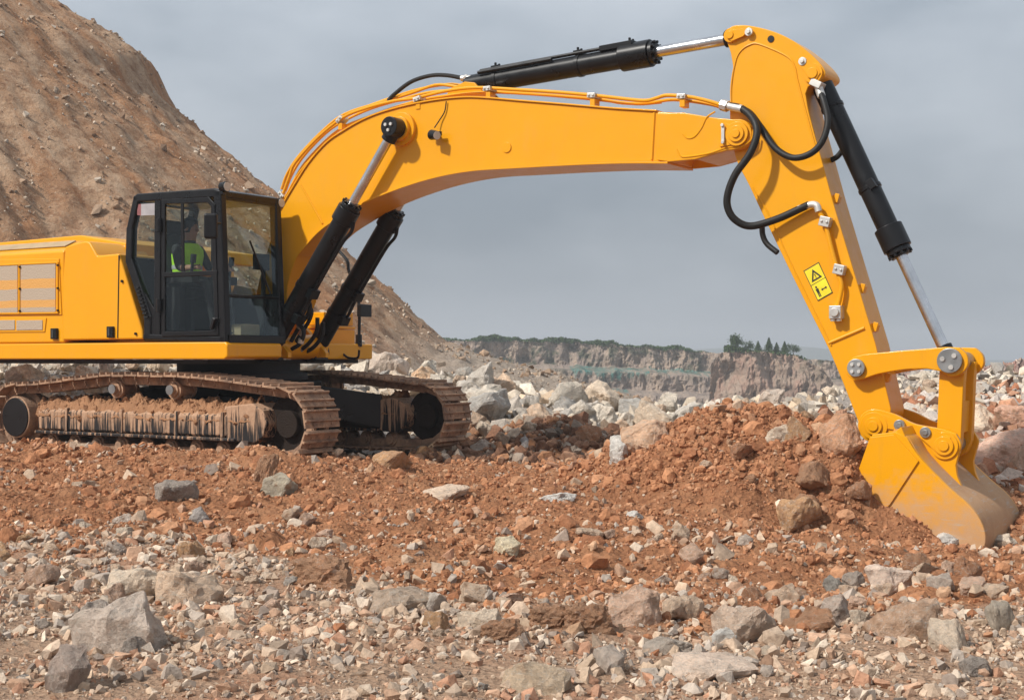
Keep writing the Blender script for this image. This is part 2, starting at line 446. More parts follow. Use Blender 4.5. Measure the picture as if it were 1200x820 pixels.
# teal dust nets hung over the benches
s = NT('dust_net'); s.t.nodes.remove(s.b)
df = s.n('ShaderNodeBsdfDiffuse'); df.inputs['Color'].default_value = (0.05, 0.25, 0.22, 1)
trn = s.n('ShaderNodeBsdfTransparent'); mxs = s.n('ShaderNodeMixShader')
s.l(s.ramp(s.noise(s.scaled(s.pos(), (1, 1, 0.5)), 0.5, 6, 0.75), [(0.43, 0.0), (0.64, 0.7)]), mxs.inputs[0]); s.l(trn.outputs[0], mxs.inputs[1]); s.l(df.outputs[0], mxs.inputs[2]); s.l(mxs.outputs[0], s.out.inputs['Surface'])
M['net'] = s.m
for (pa, pb, va, vb, lab) in ((568, 598, 0.70, 0.80, 'small teal net on the bench beside the spoil heap'), (672, 768, 0.55, 0.725, 'wide teal dust net over the middle of the far quarry wall'),
                              (772, 850, 0.66, 0.745, 'teal dust net on the upper bench beside the tan bluff'), (660, 740, 0.38, 0.47, 'torn teal net low on the far quarry wall')):
    nu, nv = 60, 10
    U, V = np.meshgrid(np.linspace((pa - far.px0)/(far.px1 - far.px0), (pb - far.px0)/(far.px1 - far.px0), nu), np.linspace(0, 1, nv))
    lowv = va + (vb - va)*0.75*np.clip(0.5 + 1.4*fbm(U*160, 0*U, pa*0.1, 3), 0, 1)
    VV = lowv + (vb + 0.012*fbm(U*90, 0*U, 2, 2) - lowv)*V
    x, y, z = far.surf(U.ravel(), VV.ravel())
    tag(link('dust_net', np_mesh('dust_net', np.stack([x, y - 0.5, z], 1), grid_quads(nu, nv)), M['net']), lab, 'net', 'dust nets on the far quarry wall')

# ------------------------------------------------------------------ trees and scrub on the rims
s = NT('dark_foliage'); s.set(s.mix(s.noise(s.pos(), 0.9, 4, 0.6), (0.030, 0.056, 0.020), (0.080, 0.120, 0.042)), 0.9, spec=0.1); M['leaf'] = s.m
s = NT('bark'); s.set((0.06, 0.045, 0.035), 0.95); M['bark'] = s.m
def leaves(C, S):
    """three-sided leaf sprays at centres C with sizes S"""
    n = len(C); a = rng.normal(size=(n, 3)); a /= np.linalg.norm(a, axis=1)[:, None]; b = rng.normal(size=(n, 3)); b -= a*(a*b).sum(1)[:, None]; b /= np.linalg.norm(b, axis=1)[:, None]
    V = np.stack([C + a*S[:, None], C - a*S[:, None]*0.6 + b*S[:, None]*0.6, C - a*S[:, None]*0.5 - b*S[:, None]*0.6], 1).reshape(-1, 3)
    return V, np.arange(3*n).reshape(-1, 3)
def tree(base, h, w, kind, label):
    o = bpy.data.objects.new('conifer_tree' if kind == 'cone' else 'broadleaf_tree', None); COL.objects.link(o); o.location = base
    n = 1100
    t = rng.random(n)**0.8
    if kind == 'cone':
        r = w*(1 - t)*np.sqrt(rng.random(n))*(0.65 + 0.5*np.sin(t*22)**2); z = h*(0.15 + 0.87*t)
    else:
        k = rng.integers(0, 7, n); cc = rng.normal(size=(7, 3))*np.array([w*0.45, w*0.45, h*0.16]) + np.array([0, 0, h*0.62])
        q = rng.normal(size=(n, 3))*np.array([w*0.30, w*0.30, h*0.13]); r = None
    th = rng.random(n)*2*math.pi
    Cn = np.stack([r*np.cos(th), r*np.sin(th), z], 1) if kind == 'cone' else cc[k] + q
    V, T = leaves(Cn, h*0.055*(0.6 + rng.random(n)))
    link('crown', np_mesh('crown', V, T), M['leaf'], o)
    seg = 6; vs = []
    for (zz, rr) in ((-0.4, 0.05*h), (h*0.35, 0.03*h), (h*0.9, 0.006*h)):
        vs += [(rr*math.cos(2*math.pi*k/seg), rr*math.sin(2*math.pi*k/seg), zz) for k in range(seg)]
    link('trunk', np_mesh('trunk', np.array(vs), np.array([(i*seg+k, i*seg+(k+1) % seg, (i+1)*seg+(k+1) % seg, (i+1)*seg+k) for i in range(2) for k in range(seg)]), smooth=True), M['bark'], o)
    tag(o, label, 'tree', 'trees on the quarry rim')
def rim(cl, px, back=2.0):
    x, y, z = cl.surf(np.array([(px - cl.px0)/(cl.px1 - cl.px0)]), np.array([1.0]))
    return (float(x[0]), float(y[0]) + back, float(z[0]) - 0.15)
for px, hp, wp, kind, cl, lab in (
    (868, 19, 9, 'broad', mid, 'bushiest dark tree at the left end of the bluff top'), (882, 11, 7, 'broad', mid, 'low bush-like tree right beside the bushiest tree on the bluff'),
    (893, 13, 6, 'cone', mid, 'short conifer between the low tree and the tall conifer on the bluff'), (907, 18, 7, 'cone', mid, 'tallest slim conifer on the bluff top'),
    (917, 14, 6, 'cone', mid, 'second conifer right of the tallest one on the bluff'), (926, 16, 7, 'cone', mid, 'third conifer right of the tallest one on the bluff'),
    (937, 11, 7, 'broad', mid, 'small tree at the right end of the bluff top'),
    (1146, 20, 6, 'cone', rgt, 'conifer showing just right of the bucket linkage'), (1187, 11, 7, 'broad', rgt, 'round tree on the bank near the right edge'), (1196, 14, 5, 'cone', rgt, 'conifer on the bank at the right edge')):
    sc_ = cl.Y/F
    tree(rim(cl, px, 0.6 if cl is mid else 1.2), hp*sc_, wp*sc_, kind, lab)
Cn, Sn = [], []
for cl, a, b, n, hh in ((far, 548, 735, 7200, 1.35), (far, 735, 850, 2400, 0.8), (mid, 855, 948, 2600, 1.0), (far, 420, 548, 1200, 0.8)):
    u = (a + (b - a)*rng.random(n) - cl.px0)/(cl.px1 - cl.px0)
    x, y, z = cl.surf(u, np.ones(n))
    dens = 0.5 + 1.6*fbm(x*0.12, 0*x, 3, 3)
    keep = rng.random(n) < dens
    off = rng.random(n)*4.5 - 1.0
    Cn.append(np.stack([x, y + off, z + hh*np.clip(dens, 0, 1.3)*rng.random(n) - 0.1], 1)[keep]); Sn.append((0.16 + 0.2*rng.random(n))[keep])
V, T = leaves(np.concatenate(Cn), np.concatenate(Sn))
tag(link('scrub', np_mesh('scrub', V, T), M['leaf']), 'low green scrub along the rim of the far quarry walls', 'scrub', kind='stuff')

# ------------------------------------------------------------------ rocks
def hull(seed, n, flat=(1, 1, 1)):
    r = np.random.default_rng(seed); p = r.normal(size=(n, 3)); p /= np.linalg.norm(p, axis=1)[:, None]
    p = np.sign(p)*np.abs(p)**0.75
    p *= (0.78 + 0.3*r.random((n, 1)))*np.array(flat)
    bm = bmesh.new()
    for v in p: bm.verts.new(v)
    res = bmesh.ops.convex_hull(bm, input=bm.verts)
    bmesh.ops.delete(bm, geom=list({g for g in res['geom_interior'] + res['geom_unused'] if isinstance(g, bmesh.types.BMVert)}), context='VERTS')
    return bm
def bm_arrays(bm):
    bmesh.ops.triangulate(bm, faces=bm.faces); bm.verts.index_update()
    return np.array([v.co[:] for v in bm.verts]), np.array([[v.index for v in f.verts] for f in bm.faces])
def rock_mesh(name, seed, n=16, cuts=3, rough=0.06, flat=(1, 1, 1), bev=0.055):
    bm = hull(seed, n, flat)
    bmesh.ops.dissolve_limit(bm, angle_limit=R(12), verts=bm.verts, edges=bm.edges)
    bmesh.ops.bevel(bm, geom=bm.edges[:], offset=bev, segments=1, affect='EDGES', profile=0.5, clamp_overlap=True)
    bmesh.ops.triangulate(bm, faces=bm.faces)
    for _ in range(cuts):
        ed = [e for e in bm.edges if e.calc_length() > 0.16]
        if not ed: break
        bmesh.ops.subdivide_edges(bm, edges=ed, cuts=1)
        bmesh.ops.triangulate(bm, faces=[f for f in bm.faces if len(f.verts) > 3])
    co = np.array([v.co[:] for v in bm.verts]); bm.normal_update(); no = np.array([v.normal[:] for v in bm.verts])
    d = rough*(1.2*fbm(co[:, 0]*1.8, co[:, 1]*1.8, co[:, 2]*1.8 + seed, 3) + 0.7*billow(co[:, 0]*4, co[:, 1]*4, co[:, 2]*4 + seed, 3) - 0.3)
    for v, c, nn, k in zip(bm.verts, co, no, d): v.co = Vector(c + nn*k)
    co = np.array([v.co[:] for v in bm.verts]); lo, hi = co.min(0), co.max(0)
    for v, c in zip(bm.verts, (co - (lo + hi)/2)/((hi - lo)/2)): v.co = Vector(c)
    m = bpy.data.meshes.new(name); bm.to_mesh(m); bm.free()
    m.polygons.foreach_set('use_smooth', [True]*len(m.polygons)); m.set_sharp_from_angle(angle=R(14))
    m.materials.append(M['rock'])
    return m
ROCKS = [rock_mesh('rock', 100 + k, 13 + k % 9, 3, 0.12, ((1, .8, .7), (1, .9, .85), (1, .6, .5), (1, .75, .95))[k % 4]) for k in range(16)]
CLODS = [rock_mesh('clod', 300 + k, 24, 3, 0.26, (1, .9, .75), 0.12) for k in range(6)]
PEB = []
for k in range(16):
    b = hull(500 + k, 8 + k % 5, ((1, .8, .6), (1, .9, .8), (1, .65, .45), (1, .8, .9))[k % 4]); PEB.append(bm_arrays(b)); b.free()
STN = []
for k in range(12):
    b = hull(700 + k, 14 + k % 6, ((1, .8, .6), (1, .7, .5), (1, .9, .75))[k % 3]); STN.append(bm_arrays(b)); b.free()
LUMP = []
for k in range(10):
    b = bmesh.new(); bmesh.ops.create_icosphere(b, subdivisions=1, radius=1.0)
    V, T = bm_arrays(b); b.free()
    LUMP.append((V*(1 + 0.55*fbm(V[:, 0]*1.5, V[:, 1]*1.5, V[:, 2]*1.5 + 5*k, 2))[:, None]*np.array([1, .9, .7]), T))
CRUMB = []
for k in range(8):
    b = bmesh.new(); bmesh.ops.create_icosphere(b, subdivisions=2, radius=1.0)
    V, T = bm_arrays(b); b.free()
    d = 0.72 + 0.40*fbm(V[:, 0]*1.3, V[:, 1]*1.3, V[:, 2]*1.3 + 9*k, 2) + 0.75*billow(V[:, 0]*2.6, V[:, 1]*2.6, V[:, 2]*2.6 + 4*k, 3)
    CRUMB.append((V*d[:, None]*np.array([1, .85, .7]), T))
LUMPS = []
for k in range(10):
    LUMPS.append((np.array([(0,0,1),(.89,0,.45),(.28,.85,.45),(-.72,.53,.45),(-.72,-.53,.45),(.28,-.85,.45),(.72,.53,-.45),(-.28,.85,-.45),(-.89,0,-.45),(-.28,-.85,-.45),(.72,-.53,-.45),(0,0,-1)])*(0.5 + 0.9*np.random.default_rng(k).random((12, 1)))*np.array([1, .85, .7]),
                  np.array([(0,1,2),(0,2,3),(0,3,4),(0,4,5),(0,5,1),(1,6,2),(2,7,3),(3,8,4),(4,9,5),(5,10,1),(6,7,2),(7,8,3),(8,9,4),(9,10,5),(10,6,1),(6,11,7),(7,11,8),(8,11,9),(9,11,10),(10,11,6)])))

def rotations(n, tilt=1.0):
    q = rng.normal(size=(n, 4)); q[:, 1:3] *= tilt; q /= np.linalg.norm(q, axis=1)[:, None]
    w, x, y, z = q.T
    return np.stack([1-2*(y*y+z*z), 2*(x*y-z*w), 2*(x*z+y*w), 2*(x*y+z*w), 1-2*(x*x+z*z), 2*(y*z-x*w), 2*(x*z-y*w), 2*(y*z+x*w), 1-2*(x*x+y*y)], 1).reshape(-1, 3, 3)
def scatter(name, protos, pos, size, col, mat, label, cat, smooth=False):
    n = len(pos); which = rng.integers(0, len(protos), n); Rm = rotations(n)
    VV, TT, CC, base = [], [], [], 0
    for k, (V, T) in enumerate(protos):
        i = np.where(which == k)[0]
        if not len(i): continue
        P = np.einsum('nij,vj->nvi', Rm[i], V)*size[i][:, None, None] + pos[i][:, None, :]
        VV.append(P.reshape(-1, 3)); TT.append((T[None] + (np.arange(len(i))*len(V))[:, None, None]).reshape(-1, 3) + base)
        CC.append(np.repeat(col[i], len(V), 0)); base += len(i)*len(V)
    o = link(name, np_mesh(name, np.concatenate(VV), np.concatenate(TT), np.concatenate(CC), smooth), mat)
    return tag(o, label, cat, kind='stuff')
def palette(n, cols, wts, jit=0.18):
    c = np.array(cols)[rng.choice(len(cols), n, p=np.array(wts)/sum(wts))]
    return np.clip(c*(1 + jit*rng.normal(size=(n, 1))), 0.02, 0.8)
def sample(n, x0, x1, y0, y1, wt=None, view=True):
    x = x0 + (x1 - x0)*rng.random(n*3); y = y0 + (y1 - y0)*rng.random(n*3)
    k = np.ones(len(x), bool)
    if view: k &= np.abs(x) < 0.40*y + 0.8
    if wt is not None: k &= rng.random(len(x)) < wt(x, y)
    i = np.where(k)[0][:n]
    return x[i], y[i]
STONE_C = [(0.47, 0.35, 0.255), (0.51, 0.375, 0.265), (0.40, 0.33, 0.27), (0.47, 0.295, 0.195), (0.61, 0.495, 0.385), (0.42, 0.23, 0.145), (0.29, 0.225, 0.18)]
SOIL_C = [(0.445, 0.21, 0.106), (0.38, 0.17, 0.085), (0.47, 0.245, 0.135), (0.50, 0.31, 0.19), (0.31, 0.135, 0.068)]

x, y = sample(28000, -5.4, 5.4, 4.8, 12.2, lambda x, y: (0.07 + 0.93*gravel_mask(x, y))*(0.2 + 0.8*ss(-0.22, 0.16, fbm(x*1.6, y*1.6, 51, 3))))
sz = np.clip(0.0085*np.exp(0.75*rng.normal(size=len(x))), 0.0035, 0.05)*(0.80 + 0.05*y)
scatter('gravel', PEB, np.stack([x, y, ground_h(x, y) + sz*0.2], 1), sz, palette(len(x), STONE_C, [4, 4, 2, 3, 2.5, 1.5, 1], 0.12), M['stone'], 'pale broken gravel covering the near ground', 'gravel')
x, y = sample(34000, -8, 8.5, 6.8, 17.5, lambda x, y: np.clip(1.06 - gravel_mask(x, y), 0, 1)*(0.35 + 0.65*ss(-0.15, 0.15, fbm(x*1.3, y*1.3, 6, 3))))
big = ss(0.0, 0.35, fbm(x*1.9, y*1.9, 31, 3))
sz = np.clip(0.0095*(1 + 0.9*big)*np.exp(0.52*rng.normal(size=len(x))), 0.005, 0.04)*(0.55 + 0.045*y)
scatter('soil_clods', LUMPS, np.stack([x, y, ground_h(x, y) + sz*0.15], 1), sz, palette(len(x), SOIL_C, [5, 3, 3, 1.2, 2], 0.10), M['clod'], 'crumbly red soil clods strewn over the quarry floor', 'soil')
x, y = sample(1050, -7, 7.5, 7.4, 18.0, lambda x, y: np.clip(1.1 - gravel_mask(x, y), 0, 1)*ss(-0.15, 0.3, fbm(x*1.2, y*1.2, 21, 3)))
sz = np.clip(0.044*np.exp(0.5*rng.normal(size=len(x))), 0.018, 0.13)
scatter('soil_lumps', CRUMB, np.stack([x, y, ground_h(x, y) + sz*0.05], 1), sz, palette(len(x), SOIL_C, [5, 3, 3, 1, 2], 0.08), M['clod'], 'larger crumbly lumps of red soil lying among the clods', 'soil')
x, y = sample(3400, -7, 7.5, 7.4, 18.0, lambda x, y: np.clip(1.1 - gravel_mask(x, y), 0, 1)*ss(-0.15, 0.25, fbm(x*1.6, y*1.6, 61, 3)))
sz = np.clip(0.026*np.exp(0.42*rng.normal(size=len(x))), 0.012, 0.07)
scatter('soil_clumps', LUMP, np.stack([x, y, ground_h(x, y) + sz*0.1], 1), sz, palette(len(x), SOIL_C, [5, 3, 3, 1, 2.5], 0.09), M['clod'], 'fist-sized red soil clumps gathered in patches on the quarry floor', 'soil')
x, y = sample(13000, -0.2, 4.6, 12.3, 16.8, lambda x, y: ss(0.02, 0.25, ground_base(x, y)))
sz = np.clip(0.0105*np.exp(0.55*rng.normal(size=len(x))), 0.005, 0.035)
scatter('heap_crumbs', LUMPS, np.stack([x, y, ground_h(x, y) + sz*0.2], 1), sz, palette(len(x), SOIL_C, [5, 4, 2, .4, 2], 0.08), M['clod'], 'fine red crumbs covering the heap beside the bucket', 'soil')
x, y = sample(750, 0.3, 4.4, 12.5, 16.4, lambda x, y: ss(0.05, 0.3, ground_base(x, y)))
sz = np.clip(0.034*np.exp(0.55*rng.normal(size=len(x))), 0.015, 0.14)
scatter('heap_clods', CRUMB, np.stack([x, y, ground_h(x, y) + sz*0.1], 1), sz, palette(len(x), SOIL_C, [5, 4, 2, .4, 3], 0.08), M['clod'], 'crumbly red clods lying on the heap beside the bucket', 'soil')
x, y = sample(6500, -8, 8.5, 7.4, 19.5, lambda x, y: 0.10 + 0.90*ss(0.0, 0.4, fbm(x*0.8, y*0.8, 12, 3)))
sz = np.clip(0.017*np.exp(0.65*rng.normal(size=len(x))), 0.006, 0.085)*(0.6 + 0.04*y)
scatter('scattered_stones', PEB, np.stack([x, y, ground_h(x, y) + sz*0.2], 1), sz, palette(len(x), STONE_C, [3, 4, 1, 4, 2, 3, 1], 0.12), M['stone'], 'small pale stones scattered over the red soil', 'stones')
x, y = sample(3600, -5.2, 5.4, 5.2, 12.6, lambda x, y: (0.25 + 0.75*gravel_mask(x, y))*(0.2 + 0.8*ss(-0.1, 0.3, fbm(x*1.4, y*1.4, 41, 3))))
sz = np.clip(0.024*np.exp(0.5*rng.normal(size=len(x))), 0.013, 0.085)*(0.8 + 0.03*y)
scatter('broken_stones', STN, np.stack([x, y, ground_h(x, y) + sz*0.15], 1), sz, palette(len(x), STONE_C, [4, 4, 2, 3, 3, 2, 1], 0.12), M['stone'], 'broken stones the size of a hand lying in the gravel', 'stones')
x, y = sample(7500, -13, 10.5, 20.3, 31, None)
sz = np.clip(0.075*np.exp(0.5*rng.normal(size=len(x))), 0.03, 0.22)
scatter('rubble', PEB, np.stack([x, y, ground_h(x, y) + sz*0.35], 1), sz, palette(len(x), [(0.58, 0.49, 0.385), (0.48, 0.42, 0.355), (0.64, 0.56, 0.455), (0.54, 0.41, 0.29), (0.38, 0.345, 0.305)], [4, 3, 3, 2, 1], .12), M['stone'], 'pale limestone rubble heaped behind the machine', 'rubble')
x, y = sample(2600, -1.3, 2.2, 17.6, 21.5, None)
sz = np.clip(0.045*np.exp(0.5*rng.normal(size=len(x))), 0.015, 0.15)
scatter('dark_rubble', LUMP, np.stack([x, y, ground_h(x, y) + sz*0.3], 1), sz, palette(len(x), [(0.20, 0.105, 0.065), (0.26, 0.145, 0.09), (0.30, 0.24, 0.19), (0.34, 0.17, 0.09)], [4, 3, 2, 2]), M['clod'], 'dark brown soil and stones heaped in front of the pale rubble', 'soil')
x, y = sample(3200, 4.2, 10, 15.0, 23, None)
sz = np.clip(0.05*np.exp(0.55*rng.normal(size=len(x))), 0.015, 0.2)
scatter('bank_rubble', PEB, np.stack([x, y, ground_h(x, y) + sz*0.3], 1), sz, palette(len(x), [(0.44, 0.24, 0.15), (0.36, 0.16, 0.09), (0.50, 0.40, 0.33), (0.54, 0.47, 0.41)], [3, 3, 2, 2]), M['stone'], 'mixed red and pale rubble behind the bucket', 'rubble')
n = 32000
hxx = -40 + 50*rng.random(n); hyy = 24 + 26*rng.random(n); hz_ = hill_h(hxx, hyy)
k = (hz_ > -3) & (rng.random(n) < 0.35 + 0.65*ss(-0.1, 0.3, fbm(hxx*.3, hyy*.3, 2, 3)))
hxx, hyy, hz_ = hxx[k], hyy[k], hz_[k]; sz = np.clip(0.038*np.exp(0.6*rng.normal(size=len(hxx))), 0.018, 0.30)
scatter('hillside_stones', PEB, np.stack([hxx, hyy, hz_ + sz*0.2], 1), sz, palette(len(hxx), [(0.43, 0.335, 0.25), (0.36, 0.25, 0.17), (0.50, 0.42, 0.335), (0.30, 0.20, 0.135)], [3, 3, 2, 2]), M['stone'], 'stones scattered over the slope of the spoil heap', 'stones')
n = 1500
u = rng.random(n); v = 0.1 + 0.9*rng.random(n); xx, yy, zz = rgt.surf(u, v); sz = np.clip(0.10*np.exp(0.6*rng.normal(size=n)), 0.04, 0.5)
scatter('bank_stones', PEB, np.stack([xx, yy - 0.1, zz], 1), sz, palette(n, [(0.44, 0.34, 0.28), (0.40, 0.25, 0.19), (0.48, 0.39, 0.33)], [3, 2, 2]), M['stone'], 'stones on the pinkish bank behind the arm', 'stones')

# single rocks -----------------------------------------------------------
GREY, TANC, CREAM, PINK, DARK, WHITE, ORNG, SOILB = (0.60, 0.485, 0.395), (0.68, 0.49, 0.345), (0.78, 0.62, 0.465), (0.68, 0.45, 0.32), (0.36, 0.295, 0.245), (0.80, 0.75, 0.68), (0.58, 0.34, 0.18), (0.48, 0.235, 0.125)
def rock(px, py, wpx, hpx, col, dust, label, group=None, name='rock', mesh=None, sink=0.31, seed=None, dep=0.85, cat='rock', yaw=None):
    g = at_ground(px, py); sc_ = g.y/F
    m = mesh or ROCKS[(seed if seed is not None else random.randrange(16)) % 16]
    o = link(name, m)
    w, h = wpx*sc_/2, hpx*sc_/2
    o.scale = (w*1.08, w*dep, h*1.25)
    o.rotation_euler = (random.uniform(-.15, .15), random.uniform(-.18, .18), random.uniform(-.5, .5) if yaw is None else yaw)
    o.location = (g.x, g.y + w*dep*0.5, float(ground_h(g.x, g.y + w*dep*0.5)) + h*(1 - 2*sink)*1.0)
    o.color = (*col, dust)
    return tag(o, label, cat, group)
G1 = 'rocks that stand out on the ground'
HERO = [
 (133, 762, 108, 76, GREY, .30, 'large grey boulder with pale scratches near the lower left corner', 12), (157, 702, 74, 44, CREAM, .25, 'cream block with an orange face behind the large grey boulder', 1),
 (214, 708, 78, 44, TANC, .35, 'tan split rock right of the cream block', 2), (108, 738, 46, 40, GREY, .3, 'rounded grey stone tucked left of the large grey boulder', 5), (73, 808, 56, 62, (0.43, 0.33, 0.27), .2, 'pointed purple-grey stone below the large grey boulder', 3),
 (158, 766, 40, 24, DARK, .2, 'flat dark stone leaning at the foot of the large grey boulder', 6), (205, 586, 46, 30, DARK, .15, 'darkest grey rock in front of the near track', 4),
 (233, 612, 28, 20, (0.46, 0.40, 0.36), .1, 'small blue-grey stone below the darkest rock', 7), (324, 580, 42, 28, (0.50, 0.43, 0.32), .25, 'greenish grey block in front of the near track front', 9), (222, 655, 30, 26, ORNG, .4, 'small orange wedge of rock above the tan split rock', 2),
 (470, 718, 72, 34, (0.50, 0.37, 0.27), .28, 'flat grey-brown angular rock left of the middle foreground', 10), (509, 716, 34, 26, (0.68, 0.58, 0.49), .15, 'pale grey stone touching the flat grey-brown rock', 11), (511, 738, 30, 26, ORNG, .5, 'rust-faced stone just below the pale grey stone', 13),
 (565, 736, 60, 30, CREAM, .3, 'pale slab right of the rust-faced stone', 12), (745, 732, 62, 50, PINK, .42, 'pinkish brown rock with a rough face in the middle foreground', 8), (800, 726, 44, 30, TANC, .3, 'tan block touching the pinkish brown rock', 14),
 (780, 766, 56, 24, (0.52, 0.43, 0.35), .18, 'flat grey slab below the pinkish brown rock', 15), (716, 790, 36, 40, GREY, .15, 'upright grey prism of stone near the bottom edge', 3), (628, 814, 78, 42, (0.60, 0.45, 0.31), .3, 'grey rock with an orange vein at the bottom edge', 6),
 (876, 754, 74, 50, (0.64, 0.47, 0.35), .3, 'squarish tan-grey block in the right foreground', 1), (846, 757, 30, 26, WHITE, .05, 'white quartz lump beside the squarish block', 9), (840, 796, 96, 26, (0.82, 0.63, 0.49), .2, 'pale layered slab lying below the squarish block', 10),
 (984, 730, 46, 38, (0.60, 0.47, 0.38), .45, 'two-tone grey and orange stone left of the big brown rock', 5), (980, 690, 24, 22, (0.33, 0.30, 0.26), .05, 'small dark green-grey stone above the two-tone stone', 7), (1048, 692, 64, 30, (0.82, 0.63, 0.50), .2, 'long pale stone tilted below the bucket', 2),
 (1062, 748, 78, 56, (0.57, 0.38, 0.26), .55, 'big brown rock in the right foreground', 0), (1114, 762, 44, 46, CREAM, .3, 'cream upright stone right of the big brown rock', 13), (1176, 738, 28, 42, (0.54, 0.45, 0.35), .25, 'grey upright stone near the right edge', 4), (1104, 690, 30, 18, GREY, .2, 'small grey stone above the cream upright stone', 12), (1168, 700, 38, 20, TANC, .4, 'tan slab above the grey upright stone', 11), (1145, 790, 40, 24, DARK, .3, 'dark grey stone near the lower right corner', 8),
 (940, 624, 50, 38, ORNG, .45, 'orange-brown angular block at the foot of the red heap', 1), (958, 580, 50, 30, SOILB, .9, 'brown rock half buried above the orange-brown block', 6), (986, 528, 46, 44, (0.70, 0.38, 0.22), .5, 'large rust-tan boulder between the heap and the bucket', 8), (915, 517, 34, 20, CREAM, .35, 'pale stone lodged in the upper right of the red heap', 9),
 (655, 588, 40, 12, WHITE, .05, 'flat white stone on the red soil in the middle', 2), (745, 607, 22, 9, WHITE, .05, 'small white stone right of the flat white stone', 5), (595, 648, 30, 24, (0.82, 0.68, 0.46), .1, 'cream stone below the flat white stone', 3), (524, 584, 52, 14, (0.82, 0.62, 0.46), .3, 'flat pale stone left of the flat white stone', 10), (690, 630, 30, 10, TANC, .4, 'flat tan stone on the red soil below the small white stone', 14),
 (1110, 636, 36, 20, WHITE, .15, 'white lump of stone in front of the bucket', 7), (1172, 640, 44, 16, (0.82, 0.68, 0.53), .3, 'pale stone against the foot of the bucket', 12),
 (1172, 548, 74, 50, (0.82, 0.53, 0.40), .4, 'pink and white boulder behind the bucket', 0), (1142, 512, 58, 40, (0.82, 0.63, 0.46), .35, 'pale boulder above the pink and white boulder', 13), (1190, 500, 40, 30, (0.72, 0.42, 0.29), .5, 'rust boulder at the right edge behind the bucket', 4),
 (452, 444, 46, 40, (0.60, 0.49, 0.40), .1, 'biggest grey cube-like boulder on the rubble behind the far track', 1), (497, 457, 44, 32, (0.75, 0.49, 0.30), .25, 'tan boulder standing on the rubble above the far track', 5), (545, 492, 30, 26, (0.60, 0.53, 0.46), .05, 'grey block beside the end of the far track', 9), (725, 540, 28, 36, WHITE, .1, 'white upright stone left of the red heap', 3), (757, 528, 56, 34, (0.72, 0.47, 0.31), .4, 'tan boulder between the white stone and the red heap', 8), (690, 520, 30, 24, SOILB, .6, 'rust-brown block at the right end of the dark heap', 6), (617, 528, 20, 16, (0.54, 0.49, 0.46), .05, 'blue-grey stone at the foot of the dark heap', 7),
 (458, 548, 44, 26, ORNG, .5, 'orange-brown rock in front of the far track', 11), (560, 705, 40, 22, TANC, .4, 'tan rock above the pale slab', 13),
]
for px, py, w, h, c, du, lab, sd in HERO: rock(px, py, w, h, c, du, lab, None, seed=sd)
for px, py, w, h, lab in ((312, 566, 26, 42, 'bright orange clod standing beside the near track front'), (380, 690, 74, 44, 'large crumbly rust clod left of the middle foreground'), (650, 735, 60, 34, 'brown crumbly clod left of the pinkish brown rock'), (690, 742, 56, 38, 'brown crumbly clod touching the pinkish brown rock'), (590, 752, 52, 30, 'orange crumbly clod below the pale slab'), (950, 740, 60, 34, 'rust clod between the squarish block and the two-tone stone')):
    o = rock(px, py, w, h, SOILB, .75, lab, name='soil_clod', mesh=random.choice(CLODS), cat='clod', sink=.3)
LANDMARK = [(133, 720, 'large grey boulder'), (157, 682, 'cream block'), (214, 688, 'tan split rock'), (73, 780, 'pointed purple-grey stone'), (205, 572, 'darkest grey rock'), (324, 566, 'greenish grey block'), (470, 702, 'flat grey-brown rock'),
    (565, 722, 'pale slab'), (745, 708, 'pinkish brown rock'), (780, 754, 'flat grey slab'), (716, 770, 'upright grey prism'), (628, 794, 'orange-veined rock'), (876, 730, 'squarish tan-grey block'), (840, 784, 'pale layered slab'),
    (984, 712, 'two-tone stone'), (1048, 678, 'long pale stone'), (1062, 720, 'big brown rock'), (1114, 740, 'cream upright stone'), (1176, 718, 'grey upright stone'), (940, 602, 'orange-brown block'), (984, 502, 'rust-tan boulder'),
    (655, 582, 'flat white stone'), (595, 637, 'cream stone'), (524, 577, 'flat pale stone'), (1172, 523, 'pink and white boulder'), (1142, 492, 'pale boulder'), (452, 424, 'grey cube-like boulder'), (497, 441, 'tan boulder above the track'),
    (545, 479, 'grey block by the track'), (725, 522, 'white upright stone'), (757, 511, 'tan boulder by the heap'), (617, 520, 'blue-grey stone'), (380, 668, 'large rust clod'), (870, 480, 'top of the red heap'), (1100, 590, 'bucket'), (225, 410, 'cab'), (60, 410, 'engine bay'), (128, 467, 'carrier roller'), (500, 500, 'far track front'), (640, 500, 'dark heap'), (1115, 470, 'bucket link')]
USED = set()
def colour_word(c, dust):
    if dust > 0.6: return 'rust-coated'
    if min(c) > 0.42: return 'cream'
    if max(c) - min(c) < 0.09: return 'pale grey' if c[0] > 0.36 else 'dark grey' if c[0] < 0.2 else 'grey'
    if c[0] > 0.38 and c[1] < 0.24: return 'rust'
    return 'pinkish' if c[1]/c[0] < 0.74 else 'tan'
